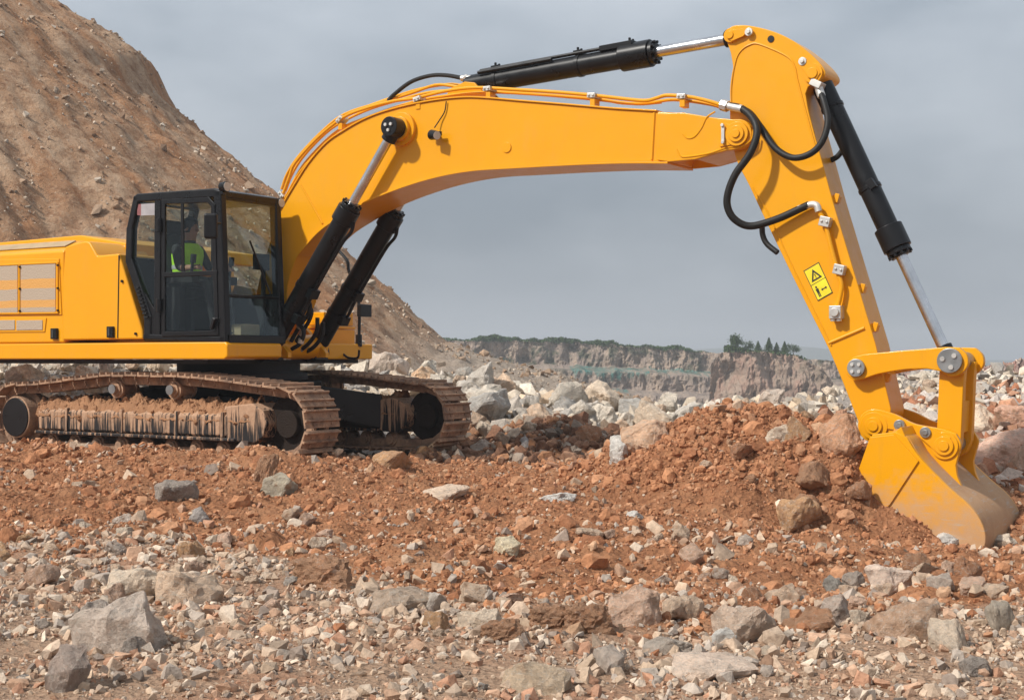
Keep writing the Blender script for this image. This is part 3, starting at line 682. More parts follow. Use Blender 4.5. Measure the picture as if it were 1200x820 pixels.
def own_label(o, r, s0, s1, noun, where):
    x, y, z = o.location; px, py = 600 + F*x/y, HZ - F*(z - CAMH)/y
    t = math.log(r/s0)/math.log(s1/s0); size = 'small' if t < 0.25 else 'large' if t > 0.7 else 'middling'
    flat = o.scale.z/o.scale.x; form = 'flat ' if flat < 0.66 else 'chunky ' if flat > 0.9 else ''
    cw = colour_word(o.color[:3], o.color[3])
    marks = sorted(LANDMARK, key=lambda m: math.hypot(m[0] - px, m[1] - py))
    for m in marks[:9]:
        dx_, dy_ = px - m[0], py - m[1]; a_ = math.degrees(math.atan2(-dy_, dx_)) % 360
        d = ['right of', 'above and right of', 'above', 'above and left of', 'left of', 'below and left of', 'below', 'below and right of'][int((a_ + 22.5)//45) % 8]
        near = math.hypot(dx_, dy_); pre = 'just ' if near < 45 else '' if near < 110 else 'well '
        lab = f'{size} {form}{cw} {noun} {pre}{d} the {m[2]}'
        if lab not in USED and len(lab.split()) <= 16:
            USED.add(lab); return lab
    return f'{size} {form}{cw} {noun} {where}'
def pick(n, x0, x1, y0, y1, s0, s1, cols, dust, noun, where, group, wt=None, lift=0.25, stack=0.0, flatz=(0.6, 1.0)):
    xx, yy = sample(n, x0, x1, y0, y1, wt)
    for x, y in zip(xx, yy):
        r = s0*(s1/s0)**(random.random()**1.6)
        o = link('rock', random.choice(ROCKS)); c = random.choice(cols)
        j = random.uniform(0.82, 1.15); o.color = (c[0]*j, c[1]*j, c[2]*j, random.uniform(*dust))
        o.scale = (r, r*random.uniform(.7, 1), r*random.uniform(*flatz)); o.rotation_euler = (random.uniform(-.6, .6), random.uniform(-.6, .6), random.uniform(0, 6.28))
        o.location = (x, y, float(ground_h(x, y)) + r*lift + random.random()*stack)
        tag(o, own_label(o, r, s0, s1, noun, where), 'rock', group)
pick(76, -4.0, 3.2, 21.0, 25.2, .13, .36, [CREAM, (0.56, 0.50, 0.43), (0.64, 0.56, 0.46), TANC, (0.46, 0.43, 0.39)], (.05, .35), 'limestone block', 'in the heap behind the far track', 'limestone blocks in the rubble heap', stack=.22)
pick(18, -1.3, 0.5, 18.6, 21.2, .09, .24, [CREAM, (0.60, 0.51, 0.42), TANC, GREY], (.1, .4), 'limestone block', 'spilling beside the far track', 'limestone blocks in the rubble heap', stack=.1)
pick(22, -9.5, -4.6, 22.5, 26, .12, .3, [CREAM, GREY, TANC], (.05, .35), 'rock', 'seen under the deck behind the near track', 'rocks seen under the deck', stack=.1)
pick(26, 2.8, 7.0, 21.0, 25.5, .10, .26, [CREAM, TANC, GREY], (.1, .4), 'rock', 'on the ridge behind the red heap', 'rocks behind the red heap', stack=.1)
pick(16, 5.0, 8.4, 15.0, 20, .12, .34, [PINK, CREAM, SOILB, (0.5, 0.38, 0.31)], (.3, .65), 'rock', 'on the bank behind the bucket', 'rocks behind the bucket')
pick(36, -3.6, 3.6, 6.0, 9.6, .035, .09, [GREY, TANC, CREAM, PINK, (0.42, 0.37, 0.32)], (.1, .5), 'stone', 'in the pale gravel near the bottom edge', 'fist-sized stones in the gravel', lift=.3)
pick(28, -4.4, -1.4, 8.6, 12.4, .05, .11, [GREY, TANC, CREAM, PINK, ORNG], (.2, .55), 'stone', 'in the gravel below the track', 'stones below the track', lift=.3)
pick(26, 0.6, 4.0, 8.4, 11.4, .05, .12, [GREY, TANC, CREAM, PINK, SOILB], (.25, .6), 'stone', 'on the soil below the bucket', 'stones below the bucket', lift=.3)
pick(14, 1.2, 3.6, 12.8, 15.2, .06, .14, [SOILB, TANC, ORNG], (.5, .8), 'rock', 'stuck in the flank of the red heap', 'rocks in the red heap', lift=.35)
# ------------------------------------------------------------------ excavator
ANG = R(32.0)
CA, SA = math.cos(ANG), math.sin(ANG)
X0, Y0 = -3.65, 18.35                       # swing centre of the machine on the ground

def PZ(px, py, q):
    """photo pixel -> (forward p, height z) on the machine's upright plane at side offset q"""
    dx, dz = (px - 600) / F, (HZ - py) / F
    t = (SA * X0 + CA * Y0 - q) / (SA * dx + CA)
    X, Y = t * dx, t
    return ((X - X0) * CA - (Y - Y0) * SA, CAMH + t * dz)

def PT(px, py, q):
    p, z = PZ(px, py, q)
    return Vector((p, -q, z))

def L(p, q, z): return Vector((p, -q, z))

def crom(pts, n=5):
    """smooth curve through points"""
    out = []
    P = [Vector(p) for p in pts]
    P = [P[0] * 2 - P[1]] + P + [P[-1] * 2 - P[-2]]
    for i in range(1, len(P) - 2):
        for k in range(n):
            t = k / n
            a, b, c, d = P[i-1], P[i], P[i+1], P[i+2]
            out.append(0.5 * ((2*b) + (c-a)*t + (2*a-5*b+4*c-d)*t*t + (3*b-a-3*c+d)*t**3))
    out.append(P[-2])
    return out

class MB:
    def __init__(s): s.v = []; s.f = []; s.sm = []; s.cuts = []
    def add(s, vs, fs, smooth=False):
        k = len(s.v); s.v += [Vector(v) for v in vs]
        f0 = len(s.f); s.f += [tuple(i + k for i in f) for f in fs]; s.sm += [smooth] * len(fs); s.cuts.append((k, len(s.v), f0, len(s.f)))
        return s
    def box(s, c, size, M3=None):
        c = Vector(c); hx_, hy_, hz_ = size[0]/2, size[1]/2, size[2]/2
        vs = [Vector((a*hx_, b*hy_, d*hz_)) for a in (-1,1) for b in (-1,1) for d in (-1,1)]
        if M3 is not None: vs = [M3 @ v for v in vs]
        return s.add([c + v for v in vs], [(0,1,3,2),(4,6,7,5),(0,4,5,1),(2,3,7,6),(0,2,6,4),(1,5,7,3)])
    def prism(s, poly, q0, q1):
        n = len(poly)
        vs = [L(p, q0, z) for p, z in poly] + [L(p, q1, z) for p, z in poly]
        fs = [tuple(range(n)), tuple(range(2*n-1, n-1, -1))] + [(i, i+n, (i+1) % n + n, (i+1) % n) for i in range(n)]
        return s.add(vs, fs)
    def cyl(s, A, B, r, seg=24, r2=None, caps=True):
        A, B = Vector(A), Vector(B); d = (B - A).normalized(); r2 = r if r2 is None else r2
        u = d.orthogonal().normalized(); w = d.cross(u)
        vs = [A + (u*math.cos(2*math.pi*i/seg) + w*math.sin(2*math.pi*i/seg))*r for i in range(seg)] + \
             [B + (u*math.cos(2*math.pi*i/seg) + w*math.sin(2*math.pi*i/seg))*r2 for i in range(seg)]
        fs = [(i, (i+1) % seg, (i+1) % seg + seg, i + seg) for i in range(seg)]
        if caps: fs += [tuple(range(seg-1, -1, -1)), tuple(range(seg, 2*seg))]
        return s.add(vs, fs, True)
    def tube(s, path, r, seg=10):
        path = [Vector(p) for p in path]; n = len(path); vs = []; u = None
        for i, p in enumerate(path):
            d = (path[min(i+1, n-1)] - path[max(i-1, 0)]).normalized()
            u = (d.orthogonal() if u is None else (u - d * u.dot(d))).normalized(); w = d.cross(u)
            vs += [p + (u*math.cos(2*math.pi*k/seg) + w*math.sin(2*math.pi*k/seg))*r for k in range(seg)]
        fs = [(i*seg+k, i*seg+(k+1) % seg, (i+1)*seg+(k+1) % seg, (i+1)*seg+k) for i in range(n-1) for k in range(seg)]
        fs += [tuple(range(seg-1, -1, -1)), tuple(range((n-1)*seg, n*seg))]
        return s.add(vs, fs, True)
    def mesh(s, name='part', sharp=35):
        m = bpy.data.meshes.new(name)
        m.from_pydata([tuple(v) for v in s.v], [], s.f)
        bm = bmesh.new(); bm.from_mesh(m); bmesh.ops.recalc_face_normals(bm, faces=bm.faces); bm.to_mesh(m); bm.free()
        m.polygons.foreach_set('use_smooth', [True] * len(m.polygons))
        m.set_sharp_from_angle(angle=R(sharp))
        return m
    def each(s, name, mat, parent=None, bevel=0.0, sharp=35, seg=2, groups=None):
        """every added piece (or group of piece numbers) as a part of its own"""
        out = []
        for g in groups or [[k] for k in range(len(s.cuts))]:
            mb = MB()
            for k in g:
                v0, v1, f0, f1 = s.cuts[k]
                mb.add(s.v[v0:v1], [tuple(i - v0 for i in f) for f in s.f[f0:f1]])
            out.append(mb.build(name, mat, parent, bevel, sharp, seg))
        return out
    def build(s, name, mat, parent=None, bevel=0.0, sharp=35, seg=2):
        o = link(name, s.mesh(name, sharp), M[mat] if isinstance(mat, str) else mat, parent)
        if bevel:
            b = o.modifiers.new('edge', 'BEVEL'); b.width = bevel; b.segments = seg; b.limit_method = 'ANGLE'; b.angle_limit = R(40)
            b.harden_normals = True
        return o

# --- machine materials
def simple(name, color, rough=0.5, metal=0.0, spec=0.5, bump=None):
    s = NT(name); v = s.objvec()
    n = s.noise(v, 6.0, 5, 0.6)
    c = s.mix(1.0, s.ramp(n, [(0.3, 0.85), (0.7, 1.12)]), color, 'MULTIPLY')
    r = s.ramp(n, [(0.3, max(0.02, rough - 0.08)), (0.7, min(1, rough + 0.08))])
    nb = s.bump(s.noise(v, 60.0, 3, 0.6), bump[0], bump[1]) if bump else None
    return s.set(c, r, nb, metal, spec)

def mat_yellow(name, dust=0.0, level=0.42):
    s = NT(name); v = s.objvec(); p = s.pos()
    n = s.noise(v, 1.4, 5, 0.6); n2 = s.noise(v, 7.0, 6, 0.7); n3 = s.noise(s.scaled(v, (1, 1, 0.25)), 5.0, 6, 0.65)
    c = s.mix(s.ramp(n, [(0.35, 0.0), (0.75, 0.5)]), (0.78, 0.345, 0.001), (0.74, 0.310, 0.002))
    c = s.mix(s.ramp(n3, [(0.56, 0.0), (0.80, 0.16)]), c, (0.52, 0.30, 0.13))          # thin film of dust
    c = s.mix(s.ramp(s.noise(s.scaled(v, (7, 7, 0.5)), 1.0, 5, 0.65), [(0.60, 0.0), (0.78, 0.20)]), c, (0.40, 0.20, 0.07))   # run-off streaks
    rough = s.ramp(n2, [(0.3, 0.30), (0.7, 0.46)])
    if dust:
        sep = s.n('ShaderNodeSeparateXYZ'); s.l(p, sep.inputs[0])
        h = s.math('ADD', s.math('MULTIPLY', sep.outputs['Z'], -1.25), s.math('MULTIPLY', s.math('SUBTRACT', n2, 0.5), 1.1))
        f = s.ramp(s.math('ADD', h, level), [(0.30, 0.0), (0.95, dust)])
        c = s.mix(f, c, s.mix(n2, (0.36, 0.20, 0.11), (0.55, 0.36, 0.22)))
        rough = s.mix(f, rough, 0.85)
        sc1 = s.noise(s.scaled(v, (3, 3, 34)), 1.0, 5, 0.7)             # scrapes down to steel where the soil rubs
        fs = s.math('MULTIPLY', s.ramp(sc1, [(0.56, 0.0), (0.66, 0.75)]), f)
        c = s.mix(fs, c, (0.42, 0.36, 0.30)); rough = s.mix(fs, rough, 0.45)
    nb = s.bump(n2, 0.06, 0.01)
    s.b.inputs['Coat Weight'].default_value = 0.0 if dust else 0.22; s.b.inputs['Coat Roughness'].default_value = 0.12
    return s.set(c, rough, nb, spec=0.28)

def mat_mud(name, streak=False):
    s = NT(name); v = s.objvec(); p = s.pos()
    n1 = s.noise(p, 5.0, 6, 0.7); n2 = s.noise(p, 28.0, 5, 0.7)
    mud = s.mix(n2, (0.28, 0.15, 0.085), (0.58, 0.38, 0.25))
    if streak:
        st = s.noise(s.scaled(v, (22, 22, 0.9)), 1.0, 5, 0.7)
        sep = s.n('ShaderNodeSeparateXYZ'); s.l(v, sep.inputs[0])
        up = s.math('MULTIPLY', s.math('SUBTRACT', sep.outputs['Z'], 0.47), 0.38)
        f = s.ramp(s.math('ADD', st, up), [(0.47, 0.0), (0.54, 1.0)])
        c = s.mix(f, (0.022, 0.020, 0.020), mud)
        nb = s.bump(f, 0.5, 0.012)
        return s.set(c, s.mix(f, 0.45, 0.95), nb, spec=0.3)
    f = s.ramp(n1, [(0.40, 1.0), (0.62, 0.25)])
    c = s.mix(f, (0.13, 0.085, 0.065), mud)
    nb = s.bump(n2, 0.7, 0.015); nb = s.bump(n1, 0.5, 0.03, nb)
    return s.set(c, 0.85, nb, spec=0.25)

def mat_glass(name, tint, refl=1.0):
    s = NT(name); s.t.nodes.remove(s.b)
    tr = s.n('ShaderNodeBsdfTransparent'); tr.inputs['Color'].default_value = (*tint, 1)
    gl = s.n('ShaderNodeBsdfGlossy'); gl.inputs['Roughness'].default_value = 0.03; gl.inputs['Color'].default_value = (0.9, 0.95, 1.0, 1)
    fr = s.n('ShaderNodeLayerWeight')
    fac = s.math('ADD', s.math('MULTIPLY', s.math('POWER', fr.outputs['Facing'], 4.0), 0.7), 0.022 * refl)
    mx = s.n('ShaderNodeMixShader')
    s.l(fac, mx.inputs[0]); s.l(tr.outputs[0], mx.inputs[1]); s.l(gl.outputs[0], mx.inputs[2])
    s.l(mx.outputs[0], s.out.inputs['Surface'])
    return s.m

def mat_stripes():
    s = NT('grille_mesh'); v = s.objvec()
    sep = s.n('ShaderNodeSeparateXYZ'); s.l(v, sep.inputs[0])
    # two orange bands printed across the grey screen
    z = s.math('ADD', sep.outputs['Z'], s.math('MULTIPLY', s.noise(v, 3.0, 2, 0.5), 0.03))
    b1 = s.math('LESS_THAN', s.math('ABSOLUTE', s.math('SUBTRACT', z, 2.29)), 0.062)
    b2 = s.math('LESS_THAN', s.math('ABSOLUTE', s.math('SUBTRACT', z, 2.03)), 0.048)
    f = s.math('MAXIMUM', b1, b2)
    c = s.mix(s.math('MULTIPLY', f, 0.75), (0.42, 0.335, 0.25), (0.70, 0.32, 0.03))
    w = s.n('ShaderNodeTexVoronoi'); w.inputs['Scale'].default_value = 55.0; s.l(v, w.inputs['Vector'])
    nb = s.bump(w.outputs['Distance'], 0.4, 0.01)
    return s.set(c, 0.7, nb)

M['yellow'] = mat_yellow('yellow_paint')
M['yellow_dusty'] = mat_yellow('yellow_paint_dusty', 0.88, 0.60)
M['yellow_shell'] = mat_yellow('yellow_paint_worn', 0.94, 1.25)
M['black'] = simple('black_paint', (0.008, 0.008, 0.009), 0.33, spec=0.30)
M['black_matte'] = simple('black_matte', (0.016, 0.016, 0.017), 0.6, spec=0.3)
M['rubber'] = simple('hose_rubber', (0.014, 0.0135, 0.013), 0.55, spec=0.3, bump=(0.3, 0.004))
M['chrome'] = simple('chrome_rod', (0.62, 0.62, 0.63), 0.22, 0.95)
M['steel'] = simple('pin_steel', (0.36, 0.37, 0.37), 0.38, 0.85)
M['zinc'] = simple('zinc_clamp', (0.62, 0.60, 0.56), 0.42, 0.6)
M['interior'] = simple('cab_interior', (0.020, 0.021, 0.022), 0.7, spec=0.25)
M['interior_grey'] = simple('cab_interior_grey', (0.06, 0.062, 0.065), 0.7, spec=0.25)
M['mud'] = mat_mud('track_mud')
M['mud_streak'] = mat_mud('frame_mud_streaks', True)
M['idler_shade'] = simple('shaded_idler', (0.030, 0.022, 0.018), 0.9, spec=0.08, bump=(0.6, 0.02))  # shade of the dark track-end opening, put into the idler wheel's colour
M['mud_pile'] = simple('packed_mud', (0.37, 0.195, 0.105), 0.95, spec=0.1, bump=(0.8, 0.03))
M['glass'] = mat_glass('tinted_glass', (0.84, 0.88, 0.87))
M['glass_front'] = mat_glass('front_glass', (0.84, 0.90, 0.90), 1.6)
M['grille'] = mat_stripes()
M['grey_strip'] = simple('hood_strip', (0.42, 0.30, 0.17), 0.7)
M['label_yellow'] = simple('label_yellow', (0.85, 0.68, 0.02), 0.5)
M['label_black'] = simple('label_black', (0.02, 0.02, 0.02), 0.5)
M['label_white'] = simple('label_white', (0.36, 0.34, 0.35), 0.5)
M['label_red'] = simple('label_red', (0.25, 0.09, 0.09), 0.5)
M['label_brown'] = simple('label_dirty', (0.45, 0.36, 0.26), 0.6)
M['lamp'] = simple('lamp_lens', (0.55, 0.55, 0.52), 0.15)

EX = bpy.data.objects.new('excavator', None)
COL.objects.link(EX)
EX.location = (X0, Y0, 0.0)
EX.rotation_euler = (0, 0, -ANG)
tag(EX, 'large yellow crawler excavator with black cab digging into red soil', 'excavator')

def circ(c, r, n=16, a0=0.0, a1=360.0):
    return [(c[0] + r*math.cos(R(a0 + (a1-a0)*k/n)), c[1] + r*math.sin(R(a0 + (a1-a0)*k/n))) for k in range(n + (0 if a1-a0 == 360 else 1))]

def outline(pts, q, n=4):
    """pts: list of pixel points, or nested lists that become smooth curves"""
    out = []
    for it in pts:
        if isinstance(it, list):
            out += [PZ(v.x, v.y, q) for v in crom([(a, b, 0) for a, b in it], n)]
        else:
            out.append(PZ(it[0], it[1], q))
    return out

# --- boom
QB = 0.29
boom_top = [(300, 345), (306, 318), (316, 284), (329, 246), (343, 222), (362, 192), (383, 168), (403, 154), (426, 141), (452, 131), (488, 122), (528, 116), (560, 115), (610, 119), (660, 123), (719, 128), (770, 131)]
boom_bot = [(784, 190), (730, 190), (673, 192), (600, 196), (555, 199), (515, 206), (474, 218), (434, 234), (400, 253), (374, 271), (350, 298), (338, 330), (336, 352)]
poly = outline([boom_top, (806, 133)], QB) 
poly += outline([boom_bot], QB)
poly += outline([[(330, 368), (318, 374), (306, 366)]], QB)
boom_w = MB().prism(poly, QB, -QB)
boom = boom_w.build('boom', 'yellow', EX, 0.012)
# bottom and top flange plates a little proud of the web, and the edge highlights they carry
fl = MB()
def strip(mb, pix, q0, q1, t, up, qt):
    pts = [PZ(v.x, v.y, qt) for v in crom([(a, b, 0) for a, b in pix], 4)]
    off = []
    for i, (p, z) in enumerate(pts):
        a, b = pts[max(i-1, 0)], pts[min(i+1, len(pts)-1)]
        dx_, dz_ = b[0]-a[0], b[1]-a[1]; l = math.hypot(dx_, dz_)
        off.append((p - dz_/l*t*up, z + dx_/l*t*up))
    mb.prism(pts + off[::-1], q0, q1)
strip(fl, boom_bot[:-2], QB + 0.035, -QB - 0.035, 0.022, 1, QB)
strip(fl, boom_top[3:], QB + 0.02, -QB - 0.02, 0.018, 1, QB)
fl.each('flange', 'yellow', boom, 0.004)
# tip casting with rounded eye
tipc = PZ(864.5, 157.4, QB + 0.03)
tip = outline([(770, 133), (800, 132), (836, 138), (858, 140)], QB + 0.03) + circ(tipc, 0.155, 10, 80, -80) + outline([(850, 177), (815, 187), (784, 190), (770, 188)], QB + 0.03)
MB().prism(tip, QB + 0.035, QB + 0.002).prism(tip, -QB - 0.002, -QB - 0.035).prism([(p, z) for p, z in tip[2:-2]], QB, -QB).build('boom_tip', 'yellow', boom, 0.01)
rl = MB()
for pp, rr, t0, t1 in ((tipc, 0.125, 0.035, 0.065), (tipc, 0.085, 0.06, 0.085), (tipc, 0.045, 0.08, 0.10)):
    rl.cyl(L(pp[0], QB + t0, pp[1]), L(pp[0], QB + t1, pp[1]), rr, 28)
rl.build('pin_boss', 'yellow', boom, 0.006)
kp = outline([(851, 145), (864, 148), (866, 168), (843, 172), (843, 163)], QB + 0.06)
MB().prism(kp, QB + 0.035, QB + 0.052).build('keeper_plate', 'yellow', boom, 0.003)
k0, k1 = PT(847, 147, QB + 0.07), PT(847.5, 167, QB + 0.07)
kb = MB().box((k0 + k1)/2, (0.035, 0.02, (k0-k1).length))
for k in (k0, k1): kb.cyl(k + Vector((0, 0.01, 0)), k + Vector((0, -0.025, 0)), 0.018, 8)
kb.build('keeper_bar', 'zinc', boom, 0.003)
# cast edge lines on the tip
wl = MB()
for pts in ([(838, 131), (828, 138), (822, 150), (814, 160), (806, 162), (800, 157)], [(793, 175), (797, 182), (804, 184), (830, 180), (852, 173), (868, 172), (880, 164), (883, 152)]):
    wl.tube([PT(v.x, v.y, QB + 0.036) for v in crom([(a, b, 0) for a, b in pts], 5)], 0.009, 6)
for pts in ([(352, 216), (378, 262)], [(767, 132), (764, 187)]):
    wl.tube([PT(a, b, QB + 0.002) for a, b in pts], 0.014, 6)
wl.each('weld_bead', 'yellow', boom)
# cylinder boss on boom web
bc = PZ(472, 152, QB)
MB().cyl(L(bc[0], QB - 0.01, bc[1]), L(bc[0], QB + 0.05, bc[1]), 0.20, 32).cyl(L(bc[0], QB + 0.03, bc[1]), L(bc[0], QB + 0.10, bc[1]), 0.145, 32) \
    .cyl(L(bc[0], -QB + 0.01, bc[1]), L(bc[0], -QB - 0.10, bc[1]), 0.17, 32).each('cylinder_boss', 'yellow', boom, 0.008, groups=[[0, 1], [2]])
# arm-cylinder bracket on top of the boom
br = outline([(520, 118), (528, 104), (545, 96), (556, 97), (566, 108), (580, 119)], 0.16)
MB().prism(br, 0.17, 0.13).prism(br, -0.13, -0.17).each('cylinder_bracket', 'yellow', boom, 0.006)
# shallow plug on the boom web
pc = PT(594, 173, QB)
MB().cyl(pc + Vector((0, 0.01, 0)), pc + Vector((0, -0.012, 0)), 0.06, 20).build('cover_plug', 'yellow', boom, 0.004)
# work lamp on the boom web
lc = PT(509, 157, QB + 0.10)
MB().cyl(lc + Vector((0, 0.09, 0)), lc, 0.02, 8).box(lc + Vector((-0.0, 0.02, 0)), (0.17, 0.03, 0.05)) \
    .cyl(lc + Vector((-0.03, -0.01, -0.01)), lc + Vector((0.07, -0.05, -0.03)), 0.062, 16, 0.05).build('work_lamp', 'black', boom, 0.004)
MB().cyl(lc + Vector((0.066, -0.048, -0.03)), lc + Vector((0.075, -0.053, -0.032)), 0.047, 16).build('lamp_lens', 'lamp', boom)
MB().tube(crom([PT(509, 150, QB + 0.06), PT(515, 141, QB + 0.03), PT(521, 131, QB + 0.02), PT(523, 119, QB + 0.02)], 5), 0.007, 6).build('lamp_cable', 'rubber', boom)

# --- rigid pipes along the boom
pipes = [
    ([(332, 227), (339, 208), (346, 191), (372, 162), (402, 138), (429, 127), (460, 119), (488, 115), (522, 107), (557, 103), (600, 105), (650, 108), (696, 112), (740, 117), (758, 118), (770, 115), (781, 112), (800, 113), (815, 115), (835, 120), (849, 125)], 0.25, 0.020),
    ([(336, 230), (348, 206), (360, 188), (385, 162), (405, 148), (430, 138), (460, 127), (492, 118), (520, 113), (560, 109), (600, 109), (696, 116), (730, 121), (760, 121), (790, 117), (830, 122), (848, 127)], 0.17, 0.018),
    ([(330, 222), (337, 203), (352, 181), (380, 152), (404, 134), (440, 122), (480, 110), (510, 100), (530, 101), (548, 104), (575, 105)], 0.02, 0.019),
    ([(334, 232), (352, 201), (384, 167), (410, 152), (440, 141), (470, 131), (488, 124)], 0.27, 0.015),
    ([(334, 225), (342, 205), (356, 183), (382, 156), (405, 141), (436, 127), (470, 117), (500, 109), (530, 106), (560, 106), (620, 110), (700, 117), (745, 122), (775, 120)], 0.10, 0.017),
    ([(333, 219), (342, 197), (360, 172), (390, 144), (420, 129), (455, 116), (490, 105), (525, 99), (545, 101)], -0.08, 0.017),
]
for pts, q, r in pipes:
    MB().tube([PT(v.x, v.y, q) for v in crom([(a, b, 0) for a, b in pts], 4)], r, 10).build('hydraulic_pipe', 'yellow', boom)
def clamp(mb, px, py, q, w=0.07, h=0.05, d=0.14, ang=0.0):
    c = PT(px, py, q); m3 = Matrix.Rotation(ang, 3, 'Y')
    mb.box(c, (w, d, h), m3)
    mb.cyl(c + m3 @ Vector((-w*0.25, -d/2, -0.0)), c + m3 @ Vector((-w*0.25, -d/2 - 0.015, 0)), 0.014, 6)
    mb.cyl(c + m3 @ Vector((w*0.25, -d/2, -0.0)), c + m3 @ Vector((w*0.25, -d/2 - 0.015, 0)), 0.014, 6)
for px, py, q, ang in ((333, 229, 0.22, 0.9), (401, 141, 0.2, -0.7), (492, 117, 0.24, -0.25), (574, 105, 0.23, 0.0), (696, 113, 0.23, 0.08), (801, 114, 0.23, 0.08)):
    mb = MB(); clamp(mb, px, py, q, 0.10, 0.055, 0.15, ang); mb.build('pipe_clamp', 'zinc', boom, 0.006)
    b = PT(px + 1, py + 8, q); MB().box(b, (0.06, 0.12, 0.08)).build('clamp_foot', 'yellow', boom, 0.004)
MB().tube(crom([PT(455, 118, 0.05), PT(463, 110, 0.05), PT(482, 96, 0.05), PT(504, 89, 0.05), PT(523, 88.5, 0.05), PT(543, 92, 0.05)], 6), 0.025, 10).build('hydraulic_hose', 'rubber', boom)
MB().cyl(PT(541, 92, 0.05), PT(557, 92, 0.05), 0.036, 12).cyl(PT(545, 92, 0.05), PT(548, 92, 0.05), 0.044, 6).build('hose_fitting', 'zinc', boom)

# --- hydraulic cylinders
def cylinder(name, A, B, t_body, r_body, r_rod, gl_len, r_gl, parent, lugs=(), shift=0.0):
    """A: fixed eye, B: rod eye; the body runs from A to the fraction t_body"""
    A, B = Vector(A), Vector(B); d = B - A; ln = d.length; d.normalize()
    E = A + d * (ln * t_body)
    body = MB().cyl(A + d*0.05, E, r_body, 28).cyl(A + d*0.02, A + d*0.12, r_body*0.9, 24).build(name, 'black', parent, 0.006)
    MB().cyl(E - d*gl_len, E, r_gl, 28).cyl(E, E + d*0.05, r_gl*0.86, 28).cyl(E + d*0.05, E + d*0.08, r_gl*0.62, 24).build('cylinder_head', 'black', body, 0.008)
    MB().cyl(E + d*0.03, B - d*0.08, r_rod, 24).build('piston_rod', 'chrome', body)
    bolts = MB(); u = d.orthogonal().normalized(); w = d.cross(u)
    for k in range(10):
        o = (u*math.cos(k*math.pi/5) + w*math.sin(k*math.pi/5))*r_gl*0.78
        bolts.cyl(E + d*0.045 + o, E + d*0.075 + o, 0.016, 6)
    bolts.each('head_bolt', 'black', body)
    return body, A, B, d, E

# arm cylinder over the boom
A_, B_ = PT(546, 101, 0.0), PT(861, 45, 0.0)
body, A_, B_, d_, E_ = cylinder('arm_cylinder', A_, B_, 0.715, 0.118, 0.062, 0.36, 0.150, EX)
MB().cyl(B_ - d_*0.10, B_ + d_*0.02, 0.085, 24).cyl(B_ + Vector((0, 0.16, 0)), B_ - Vector((0, 0.16, 0)), 0.07, 24).build('rod_eye', 'black', body, 0.006)
mb = MB()
upv = d_.cross(Vector((0, 1, 0))).normalized()
if upv.z < 0: upv = -upv
mb.tube([A_ + d_*0.25 + upv*0.13 - Vector((0, 0.06, 0)), A_ + d_*2.0 + upv*0.13 - Vector((0, 0.06, 0))], 0.022, 8)
mb.tube([A_ + d_*0.25 + upv*0.10 - Vector((0, 0.115, 0)), A_ + d_*1.25 + upv*0.10 - Vector((0, 0.115, 0))], 0.022, 8)
mb.box(A_ + d_*2.05 + upv*0.125 - Vector((0, 0.05, 0)), (0.40, 0.11, 0.06), Matrix.Rotation(-math.atan2(d_.z, d_.x), 3, 'Y'))
mb.build('oil_pipe', 'black', body, 0.004)
for t in (0.45, 1.55, 2.2):
    c = A_ + d_*t
    mb = MB(); mb.cyl(c - d_*0.025, c + d_*0.025, 0.128, 24); mb.box(c + upv*0.14, (0.10, 0.14, 0.05), Matrix.Rotation(-math.atan2(d_.z, d_.x), 3, 'Y'))
    for k in (-0.04, 0.04): mb.cyl(c + upv*0.15 + Vector((0, k, 0)), c + upv*0.20 + Vector((0, k, 0)), 0.016, 6)
    mb.build('pipe_band', 'black', body, 0.004)

# boom cylinders, one each side
for sgn in (1, -1):
    q = 0.44 * sgn
    top = L(bc[0], q, bc[1])
    near_low = PZ(315, 412, 0.44)
    low = L(near_low[0], q, near_low[1])
    body, A_, B_, d_, E_ = cylinder('boom_cylinder', low, top, 0.655, 0.118, 0.058, 0.20, 0.145, EX)
    MB().cyl(L(bc[0], q - 0.13, bc[1]), L(bc[0], q + 0.13, bc[1]), 0.118, 28).cyl(top - d_*0.18, top, 0.09, 20).build('rod_eye', 'black', body, 0.008)
    cap = MB()
    for k in range(3):
        a = R(30 + 120*k); f = q + sgn*0.13
        cap.cyl(L(bc[0] + 0.045*math.cos(a), f, bc[1] + 0.045*math.sin(a)), L(bc[0] + 0.045*math.cos(a), f + sgn*0.02, bc[1] + 0.045*math.sin(a)), 0.02, 8)
    cap.each('cap_bolt', 'zinc', body)
    n_ = d_.cross(Vector((0, 1, 0))).normalized()
    if n_.x < 0: n_ = -n_
    MB().tube(crom([E_ - d_*0.10 + n_*0.15, E_ - d_*0.22 + n_*0.19, E_ - d_*0.45 + n_*0.155, A_ + d_*0.95 + n_*0.155, A_ + d_*0.70 + n_*0.17, A_ + d_*0.55 + n_*0.10], 5), 0.022, 8).build('oil_pipe', 'black', body)
    mb = MB()
    for t in (0.62, 1.0):
        c = A_ + d_*t
        mb.cyl(c - d_*0.03, c + d_*0.03, 0.128, 24)
        mb.box(c + n_*0.15, (0.08, 0.16, 0.12), Matrix.Rotation(0.5, 3, 'Y'))
    mb.build('pipe_band', 'black', body, 0.004)
    MB().box(L(near_low[0], q, near_low[1]), (0.26, 0.26, 0.22)).cyl(L(near_low[0], q-0.16, near_low[1]), L(near_low[0], q+0.16, near_low[1]), 0.13, 24).build('cylinder_foot', 'black', body, 0.01)
